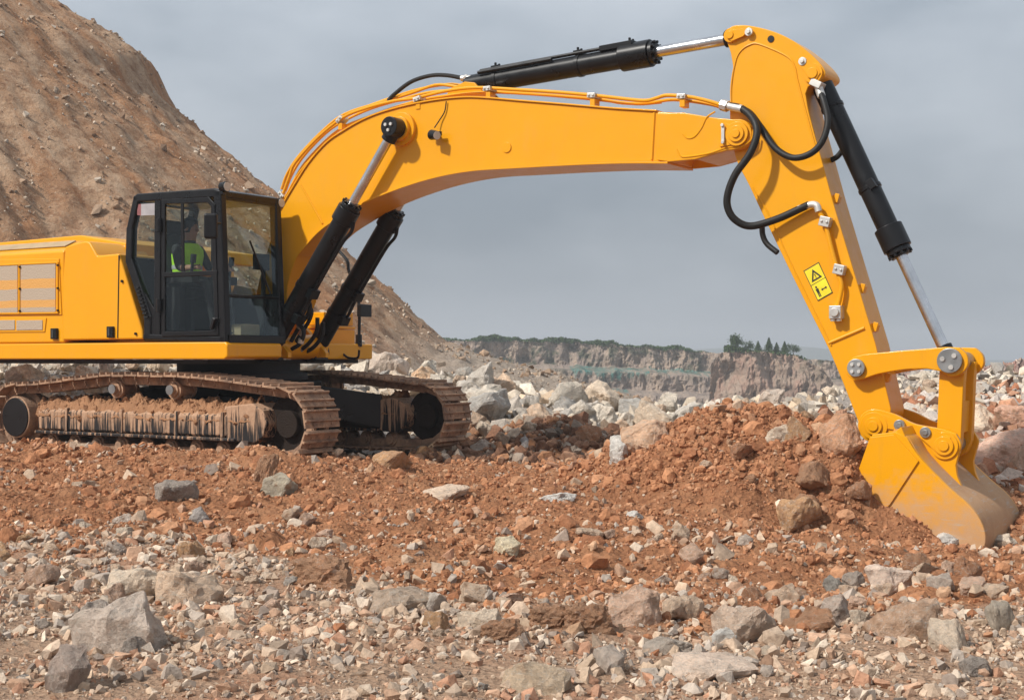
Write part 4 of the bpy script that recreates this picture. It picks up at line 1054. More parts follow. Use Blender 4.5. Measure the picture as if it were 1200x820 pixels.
# hoses hanging at the foot of the boom
for q, pts in ((0.25, [(346, 352), (356, 350), (363, 356), (361, 368), (350, 384), (341, 400)]), (0.12, [(350, 362), (358, 358), (365, 364), (362, 376), (352, 392), (343, 407)]),
               (0.02, [(372, 372), (371, 388), (362, 402), (350, 411), (338, 412)]), (-0.1, [(379, 378), (377, 394), (366, 408), (352, 414), (340, 415)]), (0.3, [(338, 372), (348, 378), (356, 388), (352, 402), (342, 409)])):
    MB().tube(crom([PT(a, b, q) for a, b in pts], 6), 0.027, 10).build('base_hose', 'rubber', boom)
    MB().cyl(PT(*pts[-2], q), PT((pts[-2][0]*2 + pts[-3][0])/3, (pts[-2][1]*2 + pts[-3][1])/3, q), 0.038, 8).build('hose_fitting', 'zinc', boom)
# --- arm (dipper stick)
QA = 0.225
arm_l = [(849, 41), (856, 62), (859, 82), (857, 106), (855, 130), (857, 160), (863, 188), (877, 216), (893, 250), (919, 304), (945, 357), (970, 407), (988, 449), (1006, 487)]
arm_poly = outline([[(849, 41), (857.5, 31), (876, 30), (903, 36), (926, 46), (947, 61), (963, 77), (967, 88), (957, 96), (947, 102)], [(944, 110), (947, 128), (952, 148)], (976, 236), (1000, 316), (1026, 403), (1044, 479), [(1042, 497), (1030, 514), (1016, 511), (1006, 495)]], QA)
arm_poly += outline([arm_l[::-1][1:-1]], QA, 4)
arm = MB().prism(arm_poly, QA, -QA).build('arm', 'yellow', EX, 0.010)
# raised reinforcement plate on the head of the arm and weld beads
wl = MB()
for pts in ([(857, 128), (857, 100), (862, 72), (868, 60), (878, 53), (890, 52), (922, 66), (931, 78), (935, 96), (944, 130), (957, 178)], [(882, 220), (900, 250), (925, 305), (974, 405)]):
    wl.tube([PT(v.x, v.y, QA + 0.002) for v in crom([(a, b, 0) for a, b in pts], 5)], 0.010, 6)
wl.each('weld_bead', 'yellow', arm)
wb = MB(); a, b = PT(971, 402, QA + 0.004), PT(1013, 384, QA + 0.004)
wb.tube([a, b], 0.016, 8); wb.build('weld_seam', 'yellow', arm)
# pin bosses of the arm head
for px, py, r in ((857, 42, 0.075), (953.5, 86.6, 0.10)):
    c = PZ(px, py, QA)
    MB().cyl(L(c[0], QA - 0.01, c[1]), L(c[0], QA + 0.03, c[1]), r, 24).cyl(L(c[0], QA + 0.02, c[1]), L(c[0], QA + 0.055, c[1]), r*0.55, 20).build('pin_boss', 'yellow', arm, 0.005)
lk = outline([(944, 70), (940, 66), (936, 70), (938, 76), (948, 92), (957, 94), (962, 86), (956, 76)], QA + 0.02)
MB().prism(lk, QA + 0.028, QA + 0.042).build('keeper_plate', 'yellow', arm, 0.003)
lk = outline([(856, 36), (872, 34), (876, 38), (872, 43), (858, 49), (852, 44)], QA + 0.02)
MB().prism(lk, QA + 0.028, QA + 0.042).build('keeper_plate', 'yellow', arm, 0.003)
for px, py in ((877, 37.5), (940, 72)):
    c = PT(px, py, QA + 0.05); MB().cyl(c + Vector((0, 0.03, 0)), c, 0.042, 20).cyl(c, c - Vector((0, 0.02, 0)), 0.022, 6).build('keeper_bolt', 'zinc', arm, 0.003)
c = PT(903.5, 46, QA); MB().cyl(c + Vector((0, 0.01, 0)), c - Vector((0, 0.008, 0)), 0.035, 20).build('lifting_hole', 'black_matte', arm)
# brackets along the outer face
for px, py in ((982, 233), (1012, 338), (1027, 383), (1041, 442)):
    c = PT(px - 3, py, 0.10)
    MB().box(c, (0.09, 0.10, 0.07), Matrix.Rotation(0.28, 3, 'Y')).box(c + Vector((0.03, -0.05, 0)), (0.05, 0.03, 0.09), Matrix.Rotation(0.28, 3, 'Y')).build('hose_bracket', 'yellow', arm, 0.006)
# pipe, clamps and valve block on the side of the arm
MB().tube(crom([PT(959, 243, QA + 0.07), PT(961, 250, QA + 0.07), PT(967, 262, QA + 0.06), PT(974, 290, QA + 0.06), PT(981, 316, QA + 0.06), PT(986, 333, QA + 0.06), PT(985, 345, QA + 0.06), PT(982, 358, QA + 0.06)], 5), 0.024, 10).build('hydraulic_pipe', 'yellow', arm)
for px, py in ((967.5, 260), (984, 316)):
    mb = MB(); clamp(mb, px, py, QA + 0.06, 0.11, 0.10, 0.09, 0.25); mb.build('pipe_clamp', 'zinc', arm, 0.008)
c = PT(980.5, 366, QA + 0.05)
MB().box(c, (0.12, 0.12, 0.13)).cyl(c - Vector((0, 0.05, 0)), c - Vector((0, 0.085, 0)), 0.045, 12).cyl(c + Vector((-0.03, -0.02, -0.09)), c + Vector((-0.03, -0.02, -0.05)), 0.03, 8).cyl(c + Vector((0.03, -0.02, -0.09)), c + Vector((0.03, -0.02, -0.05)), 0.03, 8).build('valve_block', 'zinc', arm, 0.006)
# warning label: a triangle above a bystander symbol
cs = [PT(a, b, QA + 0.004) for a, b in ((941.5, 317.5), (959.5, 307), (976, 343), (958.5, 353))]
def quad_plate(corners, grow, lift):
    c = sum(corners, Vector()) / 4
    return [c + (v - c)*grow + Vector((0, -lift, 0)) for v in corners]
lab = MB().add(quad_plate(cs, 1.0, 0), [(0, 1, 2, 3)]).build('warning_label', 'label_black', arm)
def lp(u, v, lift=0.004):      # u across, v down the label
    return cs[0].lerp(cs[1], u).lerp(cs[3].lerp(cs[2], u), v) + Vector((0, -lift, 0))
MB().add([lp(.04, .03, .002), lp(.96, .03, .002), lp(.96, .49, .002), lp(.04, .49, .002)], [(0, 1, 2, 3)]).add([lp(.04, .51, .002), lp(.96, .51, .002), lp(.96, .97, .002), lp(.04, .97, .002)], [(0, 1, 2, 3)]).build('label_field', 'label_yellow', lab)
tri = [(.5, .09), (.84, .43), (.16, .43)]; tin = [(.5, .19), (.70, .385), (.30, .385)]
mk = MB().add([lp(*t) for t in tri + tin], [(0, 1, 4, 3), (1, 2, 5, 4), (2, 0, 3, 5)])
mk.add([lp(.47, .25), lp(.53, .25), lp(.52, .33), lp(.48, .33)], [(0, 1, 2, 3)]).add([lp(.47, .345), lp(.53, .345), lp(.53, .368), lp(.47, .368)], [(0, 1, 2, 3)])
mk.add([lp(.26 + .06*math.cos(k*math.pi/4), .615 + .035*math.sin(k*math.pi/4)) for k in range(8)], [tuple(range(8))])
mk.add([lp(.17, .66), lp(.35, .66), lp(.33, .80), lp(.19, .80)], [(0, 1, 2, 3)]).add([lp(.19, .80), lp(.25, .80), lp(.25, .92), lp(.19, .92)], [(0, 1, 2, 3)]).add([lp(.27, .80), lp(.33, .80), lp(.33, .92), lp(.27, .92)], [(0, 1, 2, 3)])
mk.add([lp(.46, .76), lp(.56, .71), lp(.56, .745), lp(.74, .745), lp(.74, .71), lp(.84, .76), lp(.74, .81), lp(.74, .775), lp(.56, .775), lp(.56, .81)], [(0, 1, 2, 3, 4, 5, 6, 7, 8, 9)])
mk.build('label_symbol', 'label_black', lab)

# --- hoses between boom and arm
def hose(pts, qs, r, mat='rubber', parent=arm, name='hydraulic_hose', n=6):
    P3 = [PT(a, b, q) for (a, b), q in zip(pts, qs)]
    return MB().tube(crom(P3, n), r, 12).build(name, mat, parent)
h1 = [(850, 124), (868, 127), (882, 139), (887, 156), (879, 180), (862, 204), (853, 227), (853, 244), (862, 258), (880, 265), (910, 257), (937, 245), (948, 240)]
hose(h1, [.30, .33, .38, .44, .48, .50, .50, .48, .44, .38, .32, .30, .30], 0.038)
h2 = [(868, 127), (880, 134), (894, 153), (909, 174), (929, 185), (950, 180), (964, 165), (970, 142), (965, 118), (959, 104)]
hose(h2, [.26, .30, .33, .36, .38, .38, .36, .32, .26, .18], 0.033)
hose([(974, 188), (982, 183), (990, 172)], [-.1, -.1, -.1], 0.028)
hose([(893, 266), (894, 276), (899, 286), (911, 296)], [-.24, -.26, -.26, -.24], 0.03)
MB().tube(crom([PT(936, 245, .30), PT(950, 240, .30), PT(957, 241, .30), PT(959.5, 248, .30)], 5), 0.036, 12).build('hose_fitting', 'zinc', arm)
MB().cyl(PT(846, 123, .29), PT(853, 125, .30), 0.06, 8).cyl(PT(853, 124.5, .30), PT(870, 128, .34), 0.042, 12).build('hose_fitting', 'zinc', boom)
c = PT(958, 99, 0.20)
MB().box(c, (0.12, 0.14, 0.07), Matrix.Rotation(0.5, 3, 'Y')).cyl(c, PT(963, 114, .22), 0.042, 12).build('hose_fitting', 'zinc', arm, 0.006)

# --- bucket cylinder
A_, B_ = PT(956, 84, 0.0), PT(1113, 423, 0.0)
body, A_, B_, d_, E_ = cylinder('bucket_cylinder', A_, B_, 0.625, 0.108, 0.057, 0.24, 0.142, EX)
MB().cyl(B_ - d_*0.16, B_, 0.085, 20).cyl(B_ + Vector((0, 0.14, 0)), B_ - Vector((0, 0.14, 0)), 0.10, 24).build('rod_eye', 'black', body, 0.006)
for t in (0.42, 1.35):
    c = A_ + d_*t
    mb = MB().cyl(c - d_*0.02, c + d_*0.02, 0.118, 24)
    if t > 1: mb.box(c + Vector((0.05, -0.10, 0.03)), (0.10, 0.08, 0.07), Matrix.Rotation(1.0, 3, 'Y'))
    mb.build('pipe_band', 'black', body, 0.004)

# --- linkage
QL = 0.34
def pin_face(px, py, q, r, parent, n=4):
    c = PZ(px, py, q)
    o = MB().cyl(L(c[0], q - 0.02, c[1]), L(c[0], q + 0.035, c[1]), r, 28).build('pin', 'steel', parent, 0.006)
    mb = MB()
    for k in range(n):
        a = R(45 + 360/n*k); rr = r*0.55
        mb.cyl(L(c[0] + rr*math.cos(a), q + 0.03, c[1] + rr*math.sin(a)), L(c[0] + rr*math.cos(a), q + 0.05, c[1] + rr*math.sin(a)), r*0.2, 8)
    mb.each('pin_bolt', 'zinc', o)
    return c
link_pts = [[(1012, 415), (1048, 411.5), (1085, 408.5), (1108, 406.5)], [(1124, 407), (1133, 416), (1134, 428), (1126, 438), (1114, 441), (1102, 435)], [(1085, 432), (1060, 433), (1030, 438), (1012, 444)], [(1001, 446), (992, 438), (992, 426), (1000, 418)]]
lpoly = outline(link_pts, QL)
idl = MB().prism(lpoly, QL, QL - 0.075).build('guide_link', 'yellow', EX, 0.010)
MB().prism([(p, z) for p, z in lpoly], -QL + 0.075, -QL).build('guide_link', 'yellow', EX, 0.010)
cA = pin_face(1004, 431, QL, 0.088, idl); cB = pin_face(1113.5, 422.5, QL, 0.118, idl, 3)
MB().cyl(L(cA[0], -QL + 0.01, cA[1]), L(cA[0], QL - 0.01, cA[1]), 0.07, 20).cyl(L(cB[0], -QL + 0.01, cB[1]), L(cB[0], QL - 0.01, cB[1]), 0.085, 20).each('pin_shaft', 'steel', idl)
hp = outline([(1101, 425), (1098, 500), [(1092, 512), (1092, 528), (1104, 538), (1119, 533), (1126, 518)], (1129, 448), (1131, 424)], 0.25)
hl = MB().prism(hp, 0.25, 0.14).prism(hp, -0.14, -0.25)
hw = outline([(1102, 470), (1100, 500), (1124, 508), (1126, 470)], 0.2)
hl.prism(hw, 0.15, -0.15)
hl.build('bucket_link', 'yellow', EX, 0.010)

# --- bucket
QK = 0.36
bk_c1, bk_c2 = PZ(1024.5, 499, QK), PZ(1107, 522, QK)
QS = 0.74
side = outline([(1022, 509), (1049, 506), [(1062, 512), (1078, 536), (1111, 570), (1140, 596), (1154, 622), (1152, 645), (1135, 668), (1105, 682), (1060, 686)], (1010, 676), (975, 655), (988, 610), (1003, 565)], QS)
bucket = MB().prism(side, QS, QS - 0.045).build('bucket', 'yellow_dusty', EX, 0.008)
MB().prism(side, -QS + 0.045, -QS).build('side_plate', 'yellow_dusty', bucket, 0.008)
# curved shell between the side plates
back = outline([[(1046, 503), (1063, 513), (1078, 536), (1111, 570), (1140, 596), (1154, 622), (1152, 645), (1135, 668), (1105, 682), (1060, 686), (1010, 676), (975, 655)]], QS, 5)
inn = []
for i, (p, z) in enumerate(back):
    a, b = back[max(i-1, 0)], back[min(i+1, len(back)-1)]
    dx_, dz_ = b[0]-a[0], b[1]-a[1]; l = math.hypot(dx_, dz_)
    inn.append((p + dz_/l*0.035, z - dx_/l*0.035))
sgnin = 1
MB().prism(back + inn[::-1], QS - 0.046, -QS + 0.046).build('bucket_shell', 'yellow_shell', bucket, 0.004, sharp=50)
# side cutter plate with a step and heel wear plate
cut = outline([(1020, 512), (1048, 509), (1077, 540), (1044, 590), (1000, 640), (985, 640), (1001, 566)], QS + 0.002)
MB().prism(cut, QS + 0.018, QS + 0.001).prism(cut, -QS - 0.001, -QS - 0.018).each('side_cutter', 'yellow_dusty', bucket, 0.005)
# ears
ear = outline([[(1032, 480), (1050, 486), (1070, 496), (1090, 500), (1106, 503)], [(1120, 508), (1126, 520), (1123, 534)], [(1120, 545), (1122, 558), (1128, 572)], (1112, 574), (1085, 545), (1062, 515), (1040, 512)], QK) + circ(bk_c1, 0.165, 10, 255, 75)
MB().prism(ear, QK, QK - 0.06).prism(ear, -QK + 0.06, -QK).each('bucket_ear', 'yellow', bucket, 0.008)
be = MB()
for c, rs in ((bk_c1, ((0.135, 0.02), (0.085, 0.04), (0.05, 0.055))), (bk_c2, ((0.13, 0.02), (0.09, 0.04), (0.05, 0.055)))):
    for r, t in rs: be.cyl(L(c[0], QK - 0.005, c[1]), L(c[0], QK + t, c[1]), r, 28)
be.each('ear_boss', 'yellow', bucket, 0.005, groups=[[0, 1, 2], [3, 4, 5]])
kp = outline([(1080, 499), (1089, 500), (1114, 512), (1116, 524), (1108, 532), (1098, 530), (1078, 512)], QK + 0.02)
MB().prism(kp, QK + 0.015, QK + 0.03).build('keeper_plate', 'yellow', bucket, 0.003)
kp = outline([(1018, 492), (1030, 484), (1050, 492), (1060, 500), (1052, 504), (1036, 502), (1026, 508)], QK + 0.02)
MB().prism(kp, QK + 0.002, QK + 0.014).build('keeper_plate', 'yellow', bucket, 0.003)
for px, py in ((1053.5, 498), (1084, 506.5)):
    c = PT(px, py, QK + 0.05); MB().cyl(c + Vector((0, 0.05, 0)), c, 0.052, 20).cyl(c, c - Vector((0, 0.015, 0)), 0.03, 6).build('keeper_bolt', 'steel', bucket, 0.004)
MB().cyl(L(bk_c1[0], -QK, bk_c1[1]), L(bk_c1[0], QK, bk_c1[1]), 0.075, 24).cyl(L(bk_c2[0], -QK, bk_c2[1]), L(bk_c2[0], QK, bk_c2[1]), 0.075, 24).each('pin_shaft', 'steel', bucket)
# gusset between ear and shell, and torque tube
gs = outline([[(1049, 508), (1060, 505), (1069, 498)], (1078, 520), (1062, 514)], QK)
MB().prism(gs, QS - 0.02, QK - 0.01).build('gusset', 'yellow', bucket, 0.006)
sh = outline([(1100, 563), (1128, 571), (1133, 577), (1110, 577)], QK)
MB().prism(sh, QS - 0.03, -QS + 0.03).build('wear_strip', 'yellow_shell', bucket, 0.005)
for k in range(5):      # teeth, dug into the soil
    q = -0.62 + 0.31*k
    t = outline([(985, 642), (978, 662), (955, 668), (950, 664)], QS)
    MB().prism(t, q + 0.06, q - 0.06).build('tooth', 'steel', bucket, 0.008)

# --- house
QH = 1.58
deck = MB()
dk = outline([(-260, 402), (262, 400.5), (262, 421), (-260, 421)], QH)
zt, zb = dk[1][1], dk[2][1]
pf = dk[1][0]
deck.prism([(-3.9, zb), (-3.9, zt), (pf + 0.02, zt), (pf + 0.06, zt - 0.03), (pf + 0.06, zb + 0.03), (pf, zb)], QH, 0.62)
deck.prism([(-3.85, zb + 0.004), (-3.85, zt - 0.003), (0.9, zt - 0.003), (0.9, zb + 0.004)], 0.64, -0.64)
deck.prism([(-3.9, zb), (-3.9, zt), (1.05, zt), (1.05, zb)], -0.62, -QH)
deck = deck.build('deck', 'yellow', EX, 0.02)
MB().box(L(-1.45, 0, zb - 0.03), (4.7, 2.9, 0.05)).build('belly_plate', 'black_matte', deck)
# front face of the deck: revolving frame lugs at the boom foot
lug = [(0.1, zt - 0.15), (0.1, zt + 0.3), (0.35, zt + 0.75), (0.62, zt + 0.70), (0.85, zt + 0.25), (1.25, zt - 0.12), (1.25, zb + 0.02), (0.5, zb + 0.02)]
MB().prism(lug, 0.40, 0.33).prism(lug, -0.33, -0.40).each('boom_lug', 'yellow', deck, 0.008)
MB().cyl(L(1.0, -0.5, zb + 0.16), L(1.0, 0.5, zb + 0.16), 0.16, 24).build('lug_tube', 'yellow', deck, 0.005)

# side compartment beside the cab
box1 = outline([(76, 289), [(88, 285), (100, 282.5), (105, 284)], (114, 299.5), (139, 297), (143, 310), (166, 386), (167, 397.5), (73, 398.5), (73, 330)], QH - 0.01)
house = MB().prism(box1, QH - 0.01, 0.66).build('side_body', 'yellow', EX, 0.025, seg=3)
# engine bay: side, chamfer, hood
pA, zA = PZ(75, 289, QH - 0.01); zbot = zt + 0.004
_, zc = PZ(0, 301, QH - 0.01); _, zd = PZ(0, 285, 1.25)
eb = MB()
sec = [(QH - 0.015, zbot), (QH - 0.015, zA - 0.05), (1.25, zA + 0.10), (-1.25, zA + 0.10), (-QH, zA - 0.15), (-QH, zbot)]
n = len(sec)
vs = [L(-3.95, q, z) for q, z in sec] + [L(pA - 0.006, q, z) for q, z in sec]
eb.add(vs, [tuple(range(n)), tuple(range(2*n-1, n-1, -1))] + [(i, (i+1) % n, (i+1) % n + n, i + n) for i in range(n)])
eb = eb.build('engine_bay', 'yellow', EX, 0.03, seg=3)
hoodp = outline([(-200, 290), (0, 284), (94, 275.5), (147, 284.5), (150, 300), (-200, 305)], 1.0)
MB().prism(hoodp, 1.0, -1.45).build('hood', 'yellow', EX, 0.02)
# counterweight tail
cwp = [(-3.96, zbot + 0.01), (-3.96, zA + 0.05), (-4.4, zA - 0.1), (-4.55, zA - 0.5), (-4.55, zbot - 0.1), (-4.3, zbot - 0.25), (-3.96, zbot - 0.25)]
MB().prism(cwp, 1.5, -1.5).build('counterweight', 'yellow', EX, 0.05, seg=3)
# service panel with screens
zq = QH - 0.015
pan = outline([(-120, 306), (70, 303), (73, 369), (-120, 371)], zq)
sp = MB().prism(pan, zq + 0.014, zq - 0.005).build('service_door', 'yellow', eb, 0.008)
for x0, x1 in ((-118, -72), (-70, -26), (-23.5, 22), (24.5, 66.5)):
    sy = lambda x, y: (x, y - (x - 40) * (0.045 if y < 330 else 0.012))
    scn = outline([sy(x0, 310), sy(x1, 310), sy(x1, 366), sy(x0, 366)], zq)
    s_ = MB().prism(scn, zq + 0.022, zq + 0.006).build('screen', 'grille', sp, 0.004)
    fr = MB()
    for x in (x0 - 1.1, x1 + 1.1):
        a, b = PT(*sy(x, 308.5), zq + 0.02), PT(*sy(x, 367.5), zq + 0.02)
        fr.box((a+b)/2, (0.022, 0.022, (a-b).length))
    for y in (309, 367):
        a, b = PT(*sy(x0 - 1, y), zq + 0.02), PT(*sy(x1 + 1, y), zq + 0.02)
        fr.tube([a, b], 0.011, 6)
    fr.build('screen_frame', 'yellow', sp)
    bl = MB()
    for x in (x0 - 1.1, x1 + 1.1):
        for y in (312, 338, 364):
            c = PT(*sy(x, y), zq + 0.03); bl.cyl(c + Vector((0, 0.01, 0)), c - Vector((0, 0.012, 0)), 0.013, 6)
    bl.each('screen_bolt', 'black', sp)
lo = outline([(-120, 373), (55, 372.5), (53, 389), (-120, 390)], zq)
sl = MB().prism(lo, zq + 0.012, zq - 0.004).build('lower_door', 'yellow', eb, 0.005)
for x0, x1 in ((-60, -22), (-20, 18.5), (20.5, 51)):
    MB().prism(outline([(x0, 375.5), (x1, 375), (x1, 386.5), (x0, 387)], zq), zq + 0.02, zq + 0.006).build('screen', 'grille', sl, 0.004)
# chamfer strips on the bay
cs0 = L(-3.9, 1.45, zA + 0.005), L(pA - 0.15, 1.45, zA + 0.005)
a = L(-3.8, 1.36, zA + 0.062); b = L(pA - 0.12, 1.36, zA + 0.062)
m3 = Matrix.Rotation(math.atan2(0.15, 0.315), 3, 'X')
MB().box((a + b)/2, ((b-a).length, 0.20, 0.012), m3).build('hood_strip', 'grey_strip', eb, 0.003)
# latches and seams
for px, py in ((64, 391), (130, 389)):
    c = PT(px, py, QH)
    MB().box(c, (0.11, 0.05, 0.14)).build('latch', 'black', house, 0.006)
    MB().box(c - Vector((0.01, 0.022, 0)), (0.03, 0.02, 0.10)).build('latch_handle', 'interior_grey', house, 0.003)
for pts in ([(139.5, 299), (138, 396)],):
    MB().tube([PT(a, b, QH - 0.008) for a, b in pts], 0.008, 6).build('panel_seam', 'black_matte', house)
mb = MB()
for px, py in ((143, 329.5), (159, 391)):
    c = PT(px, py, QH); mb.cyl(c + Vector((0, 0.02, 0)), c - Vector((0, 0.012, 0)), 0.018, 6)
mb.each('panel_bolt', 'black', house)

# far-side platform with steps
fp = MB()
def stp(px, y0, y1, mb, back=0.15, q0=-0.93, q1=-1.56):
    p1, z1 = PZ(px, y0, q1); _, z0 = PZ(px, y1, q1)
    mb.prism([(back, z0), (back, z1), (p1, z1), (p1, z0)], q0, q1)
stp(414, 367, 382, fp); stp(417, 382.5, 386, fp, q0=-0.90, q1=-1.58); stp(416, 386.5, 406, fp, q0=-0.92, q1=-1.57)
stp(423, 406.5, 410, fp, q0=-0.90, q1=-1.58); stp(420, 410.5, 423, fp, q0=-0.91, q1=-1.57)
fp = fp.build('step_box', 'yellow', EX, 0.012)
MB().tube(crom([PT(386, 414, -0.95), PT(400, 414, -0.95), PT(408, 419, -0.95), PT(419, 419, -0.95), PT(421, 410, -0.95)], 5), 0.016, 8).build('step_rail', 'black', fp)
rail = MB().tube(crom([PT(388, 286, -1.3), PT(398, 295, -1.3), PT(407, 306, -1.3), PT(409, 318, -1.3), PT(417, 338, -1.3), PT(421, 362, -1.3), PT(420.5, 408, -1.3)], 6), 0.022, 8).build('handrail', 'black', EX)
MB().box(PT(427, 364, -1.35), (0.07, 0.24, 0.17)).cyl(PT(421, 358, -1.3), PT(428, 360, -1.35), 0.02, 8).build('mirror', 'black', rail, 0.02)
MB().cyl(PT(420.5, 392, -1.3), PT(420.5, 406, -1.3), 0.045, 10).build('rail_socket', 'black', rail)

# --- cab
QC0, QC1 = 1.57, 0.50                       # outer and inner side of the cab
def cz(px, py): return PZ(px, py, QC0)
pFt, zTop = cz(252, 222); pFb, zBot = cz(262, 401)
cab_out = [cz(157, 229), cz(250, 221.5), cz(256, 226), cz(264, 400), cz(168, 397), cz(168, 372), cz(146.5, 306), cz(148, 268)]
cab = MB()
# roof with rounded edge, floor, rear lower body
roof = [cz(155, 231), cz(160, 227), cz(250, 220.5), cz(258, 223), cz(258, 231), cz(156, 237)]
cab.prism(roof, QC0, QC1)
flo = [cz(167, 391), cz(264, 394), cz(264.5, 402), cz(167, 398)]
cab = cab.build('cab', 'black', EX, 0.02, seg=3)
MB().prism(flo, QC0, QC1).build('cab_floor', 'black', cab, 0.02, seg=3)
def bar(mb, pix, q, w=0.09, d=0.09):
    pts = [PT(a, b, q) for a, b in pix]
    for a, b in zip(pts[:-1], pts[1:]):
        v = b - a; ang = math.atan2(v.x, v.z)
        mb.box((a+b)/2, (w, d, v.length + w*0.6), Matrix.Rotation(ang, 3, 'Y'))
pl = {}
for q, nm in ((QC0 - 0.05, 0), (QC1 + 0.05, 1)):
    def sh(p): # same machine p,z, other side
        return p
    mb = MB()
    def pz_bar(mb, a, b, w, d):
        A3 = L(a[0], q, a[1]); B3 = L(b[0], q, b[1]); v = B3 - A3
        mb.box((A3+B3)/2, (w, d, v.length + w*0.5), Matrix.Rotation(math.atan2(v.x, v.z), 3, 'Y'))
    pz_bar(mb, cz(254, 226), cz(260, 398), 0.12, 0.10)
    mb.build('front_pillar', 'black', cab, 0.02, seg=3)
    mb = MB(); pz_bar(mb, cz(184, 232), cz(183, 395), 0.11, 0.09); mb.build('middle_pillar', 'black', cab, 0.015)
    mb = MB(); pz_bar(mb, cz(159, 232), cz(151, 268), 0.10, 0.10); pz_bar(mb, cz(151, 268), cz(150, 306), 0.11, 0.10)
    pz_bar(mb, cz(150.5, 306), cz(173, 372), 0.12, 0.10); pz_bar(mb, cz(172, 370), cz(172, 395), 0.12, 0.10)
    mb.build('rear_pillar', 'black', cab, 0.02)
# lower back corner panel between rear pillar and middle pillar
lowp = [cz(160, 330), cz(182, 366), cz(182, 394), cz(170, 394), cz(171, 370)]
MB().prism(lowp, QC0 - 0.02, QC0 - 0.06).build('corner_panel', 'black', cab, 0.01)
vm = MB()
for k in range(9):
    y = 337 + k*4.3; x = 158.5 + (y - 337)*0.31
    a, b = PT(x, y, QC0 + 0.012), PT(x + 4.6, y, QC0 + 0.012)
    vm.box((a+b)/2, ((b-a).length, 0.03, 0.018))
vm.each('vent_louvre', 'interior', cab)
# cross members: front top and bottom, rear
ft0, fb0 = cz(254, 229), cz(262, 397)
mm = MB()
for (p, z), h in ((ft0, 0.10), (fb0, 0.10)):
    mm.box(L(p, (QC0 + QC1)/2, z), (0.10, QC0 - QC1 - 0.1, h))
mid = cz(259.5, 346)
mm.box(L(mid[0] + 0.01, (QC0 + QC1)/2, mid[1]), (0.05, QC0 - QC1 - 0.1, 0.035))
mm.each('front_frame', 'black', cab, 0.012)
mm = MB()
for (p, z) in (cz(160, 234), cz(151, 306), cz(172, 392)):
    mm.box(L(p, (QC0 + QC1)/2, z), (0.10, QC0 - QC1 - 0.1, 0.10))
mm.each('rear_frame', 'black', cab, 0.012)
# glass
f1, f2, f3 = cz(257, 232), mid, cz(262, 394)
MB().prism([(f1[0], f1[1]), (f1[0] + 0.008, f1[1]), (f2[0] + 0.008, f2[1] + 0.02), (f2[0], f2[1] + 0.02)], QC0 - 0.10, QC1 + 0.10).build('windscreen', 'glass_front', cab)
MB().prism([(f2[0], f2[1] - 0.02), (f2[0] + 0.008, f2[1] - 0.02), (f3[0] + 0.008, f3[1]), (f3[0], f3[1])], QC0 - 0.10, QC1 + 0.10).build('lower_windscreen', 'glass_front', cab)
for q in (QC0 - 0.03, QC1 + 0.03):
    MB().prism([cz(160, 237), cz(181, 236), cz(181, 366), cz(152, 300), cz(152, 268)], q, q - 0.008).build('quarter_window', 'glass', cab)
MB().prism([cz(188, 234), cz(253, 232), cz(257, 340), cz(188, 345)], QC1 + 0.03, QC1 + 0.022).build('side_window', 'glass', cab)
MB().prism([cz(188, 345), cz(257, 340), cz(258, 394), cz(188, 394)], QC1 + 0.07, QC1 + 0.03).build('side_panel', 'interior', cab)
r1, r2 = cz(160, 240), cz(151, 300)
MB().prism([(r1[0], r1[1]), (r1[0] + 0.008, r1[1]), (r2[0] + 0.008, r2[1]), (r2[0], r2[1])], QC0 - 0.1, QC1 + 0.1).build('rear_window', 'glass', cab)
r3, r4 = cz(151, 310), cz(172, 390)
MB().prism([(r3[0], r3[1]), (r3[0] + 0.05, r3[1]), (r4[0] + 0.05, r4[1]), (r4[0], r4[1])], QC0 - 0.1, QC1 + 0.1).build('rear_panel', 'interior', cab)
# door
qd = QC0 + 0.012
door = MB()
dout = [cz(189, 234), cz(246, 232), cz(251.5, 238), cz(256, 392), cz(189, 394)]
dup = [cz(195.5, 240), cz(243, 236.5), cz(249, 244), cz(252.3, 317), cz(195, 319.5)]
dlo = [cz(194, 325), cz(252.6, 322.5), cz(254, 386), cz(194, 388)]
def frame_plate(mb, outer, holes_pairs, q0, q1): pass
def pbar(mb, a, b, w, q0, q1):
    dx_, dz_ = b[0]-a[0], b[1]-a[1]; l = math.hypot(dx_, dz_); nx_, nz_ = -dz_/l*w/2, dx_/l*w/2
    ex, ez = dx_/l*w/2, dz_/l*w/2
    mb.prism([(a[0]-ex+nx_, a[1]-ez+nz_), (b[0]+ex+nx_, b[1]+ez+nz_), (b[0]+ex-nx_, b[1]+ez-nz_), (a[0]-ex-nx_, a[1]-ez-nz_)], q0, q1)
lp_ = [cz(192, 236.5), cz(244.5, 234.5), cz(250, 240.5), cz(254.5, 390), cz(192, 391.5)]
for k, (a, b) in enumerate(zip(lp_, lp_[1:] + lp_[:1])):
    pbar(door, a, b, 0.062, qd + 0.0006*k, qd - 0.03)
pbar(door, cz(193, 322), cz(253, 320), 0.06, qd + 0.004, qd - 0.03)
door = door.build('door', 'black', cab, 0.008)
MB().prism(dup, qd - 0.010, qd - 0.016).build('door_window', 'glass', door)
MB().prism(dlo, qd - 0.010, qd - 0.016).build('lower_window', 'glass', door)
MB().prism([cz(212, 237), cz(215, 237), cz(216, 320), cz(213, 320)], qd - 0.006, qd - 0.022).build('sliding_rail', 'black', door)
hd_ = PT(250, 379, qd + 0.02)
MB().box(hd_, (0.05, 0.05, 0.14), Matrix.Rotation(0.4, 3, 'Y')).build('door_handle', 'black', door, 0.012)
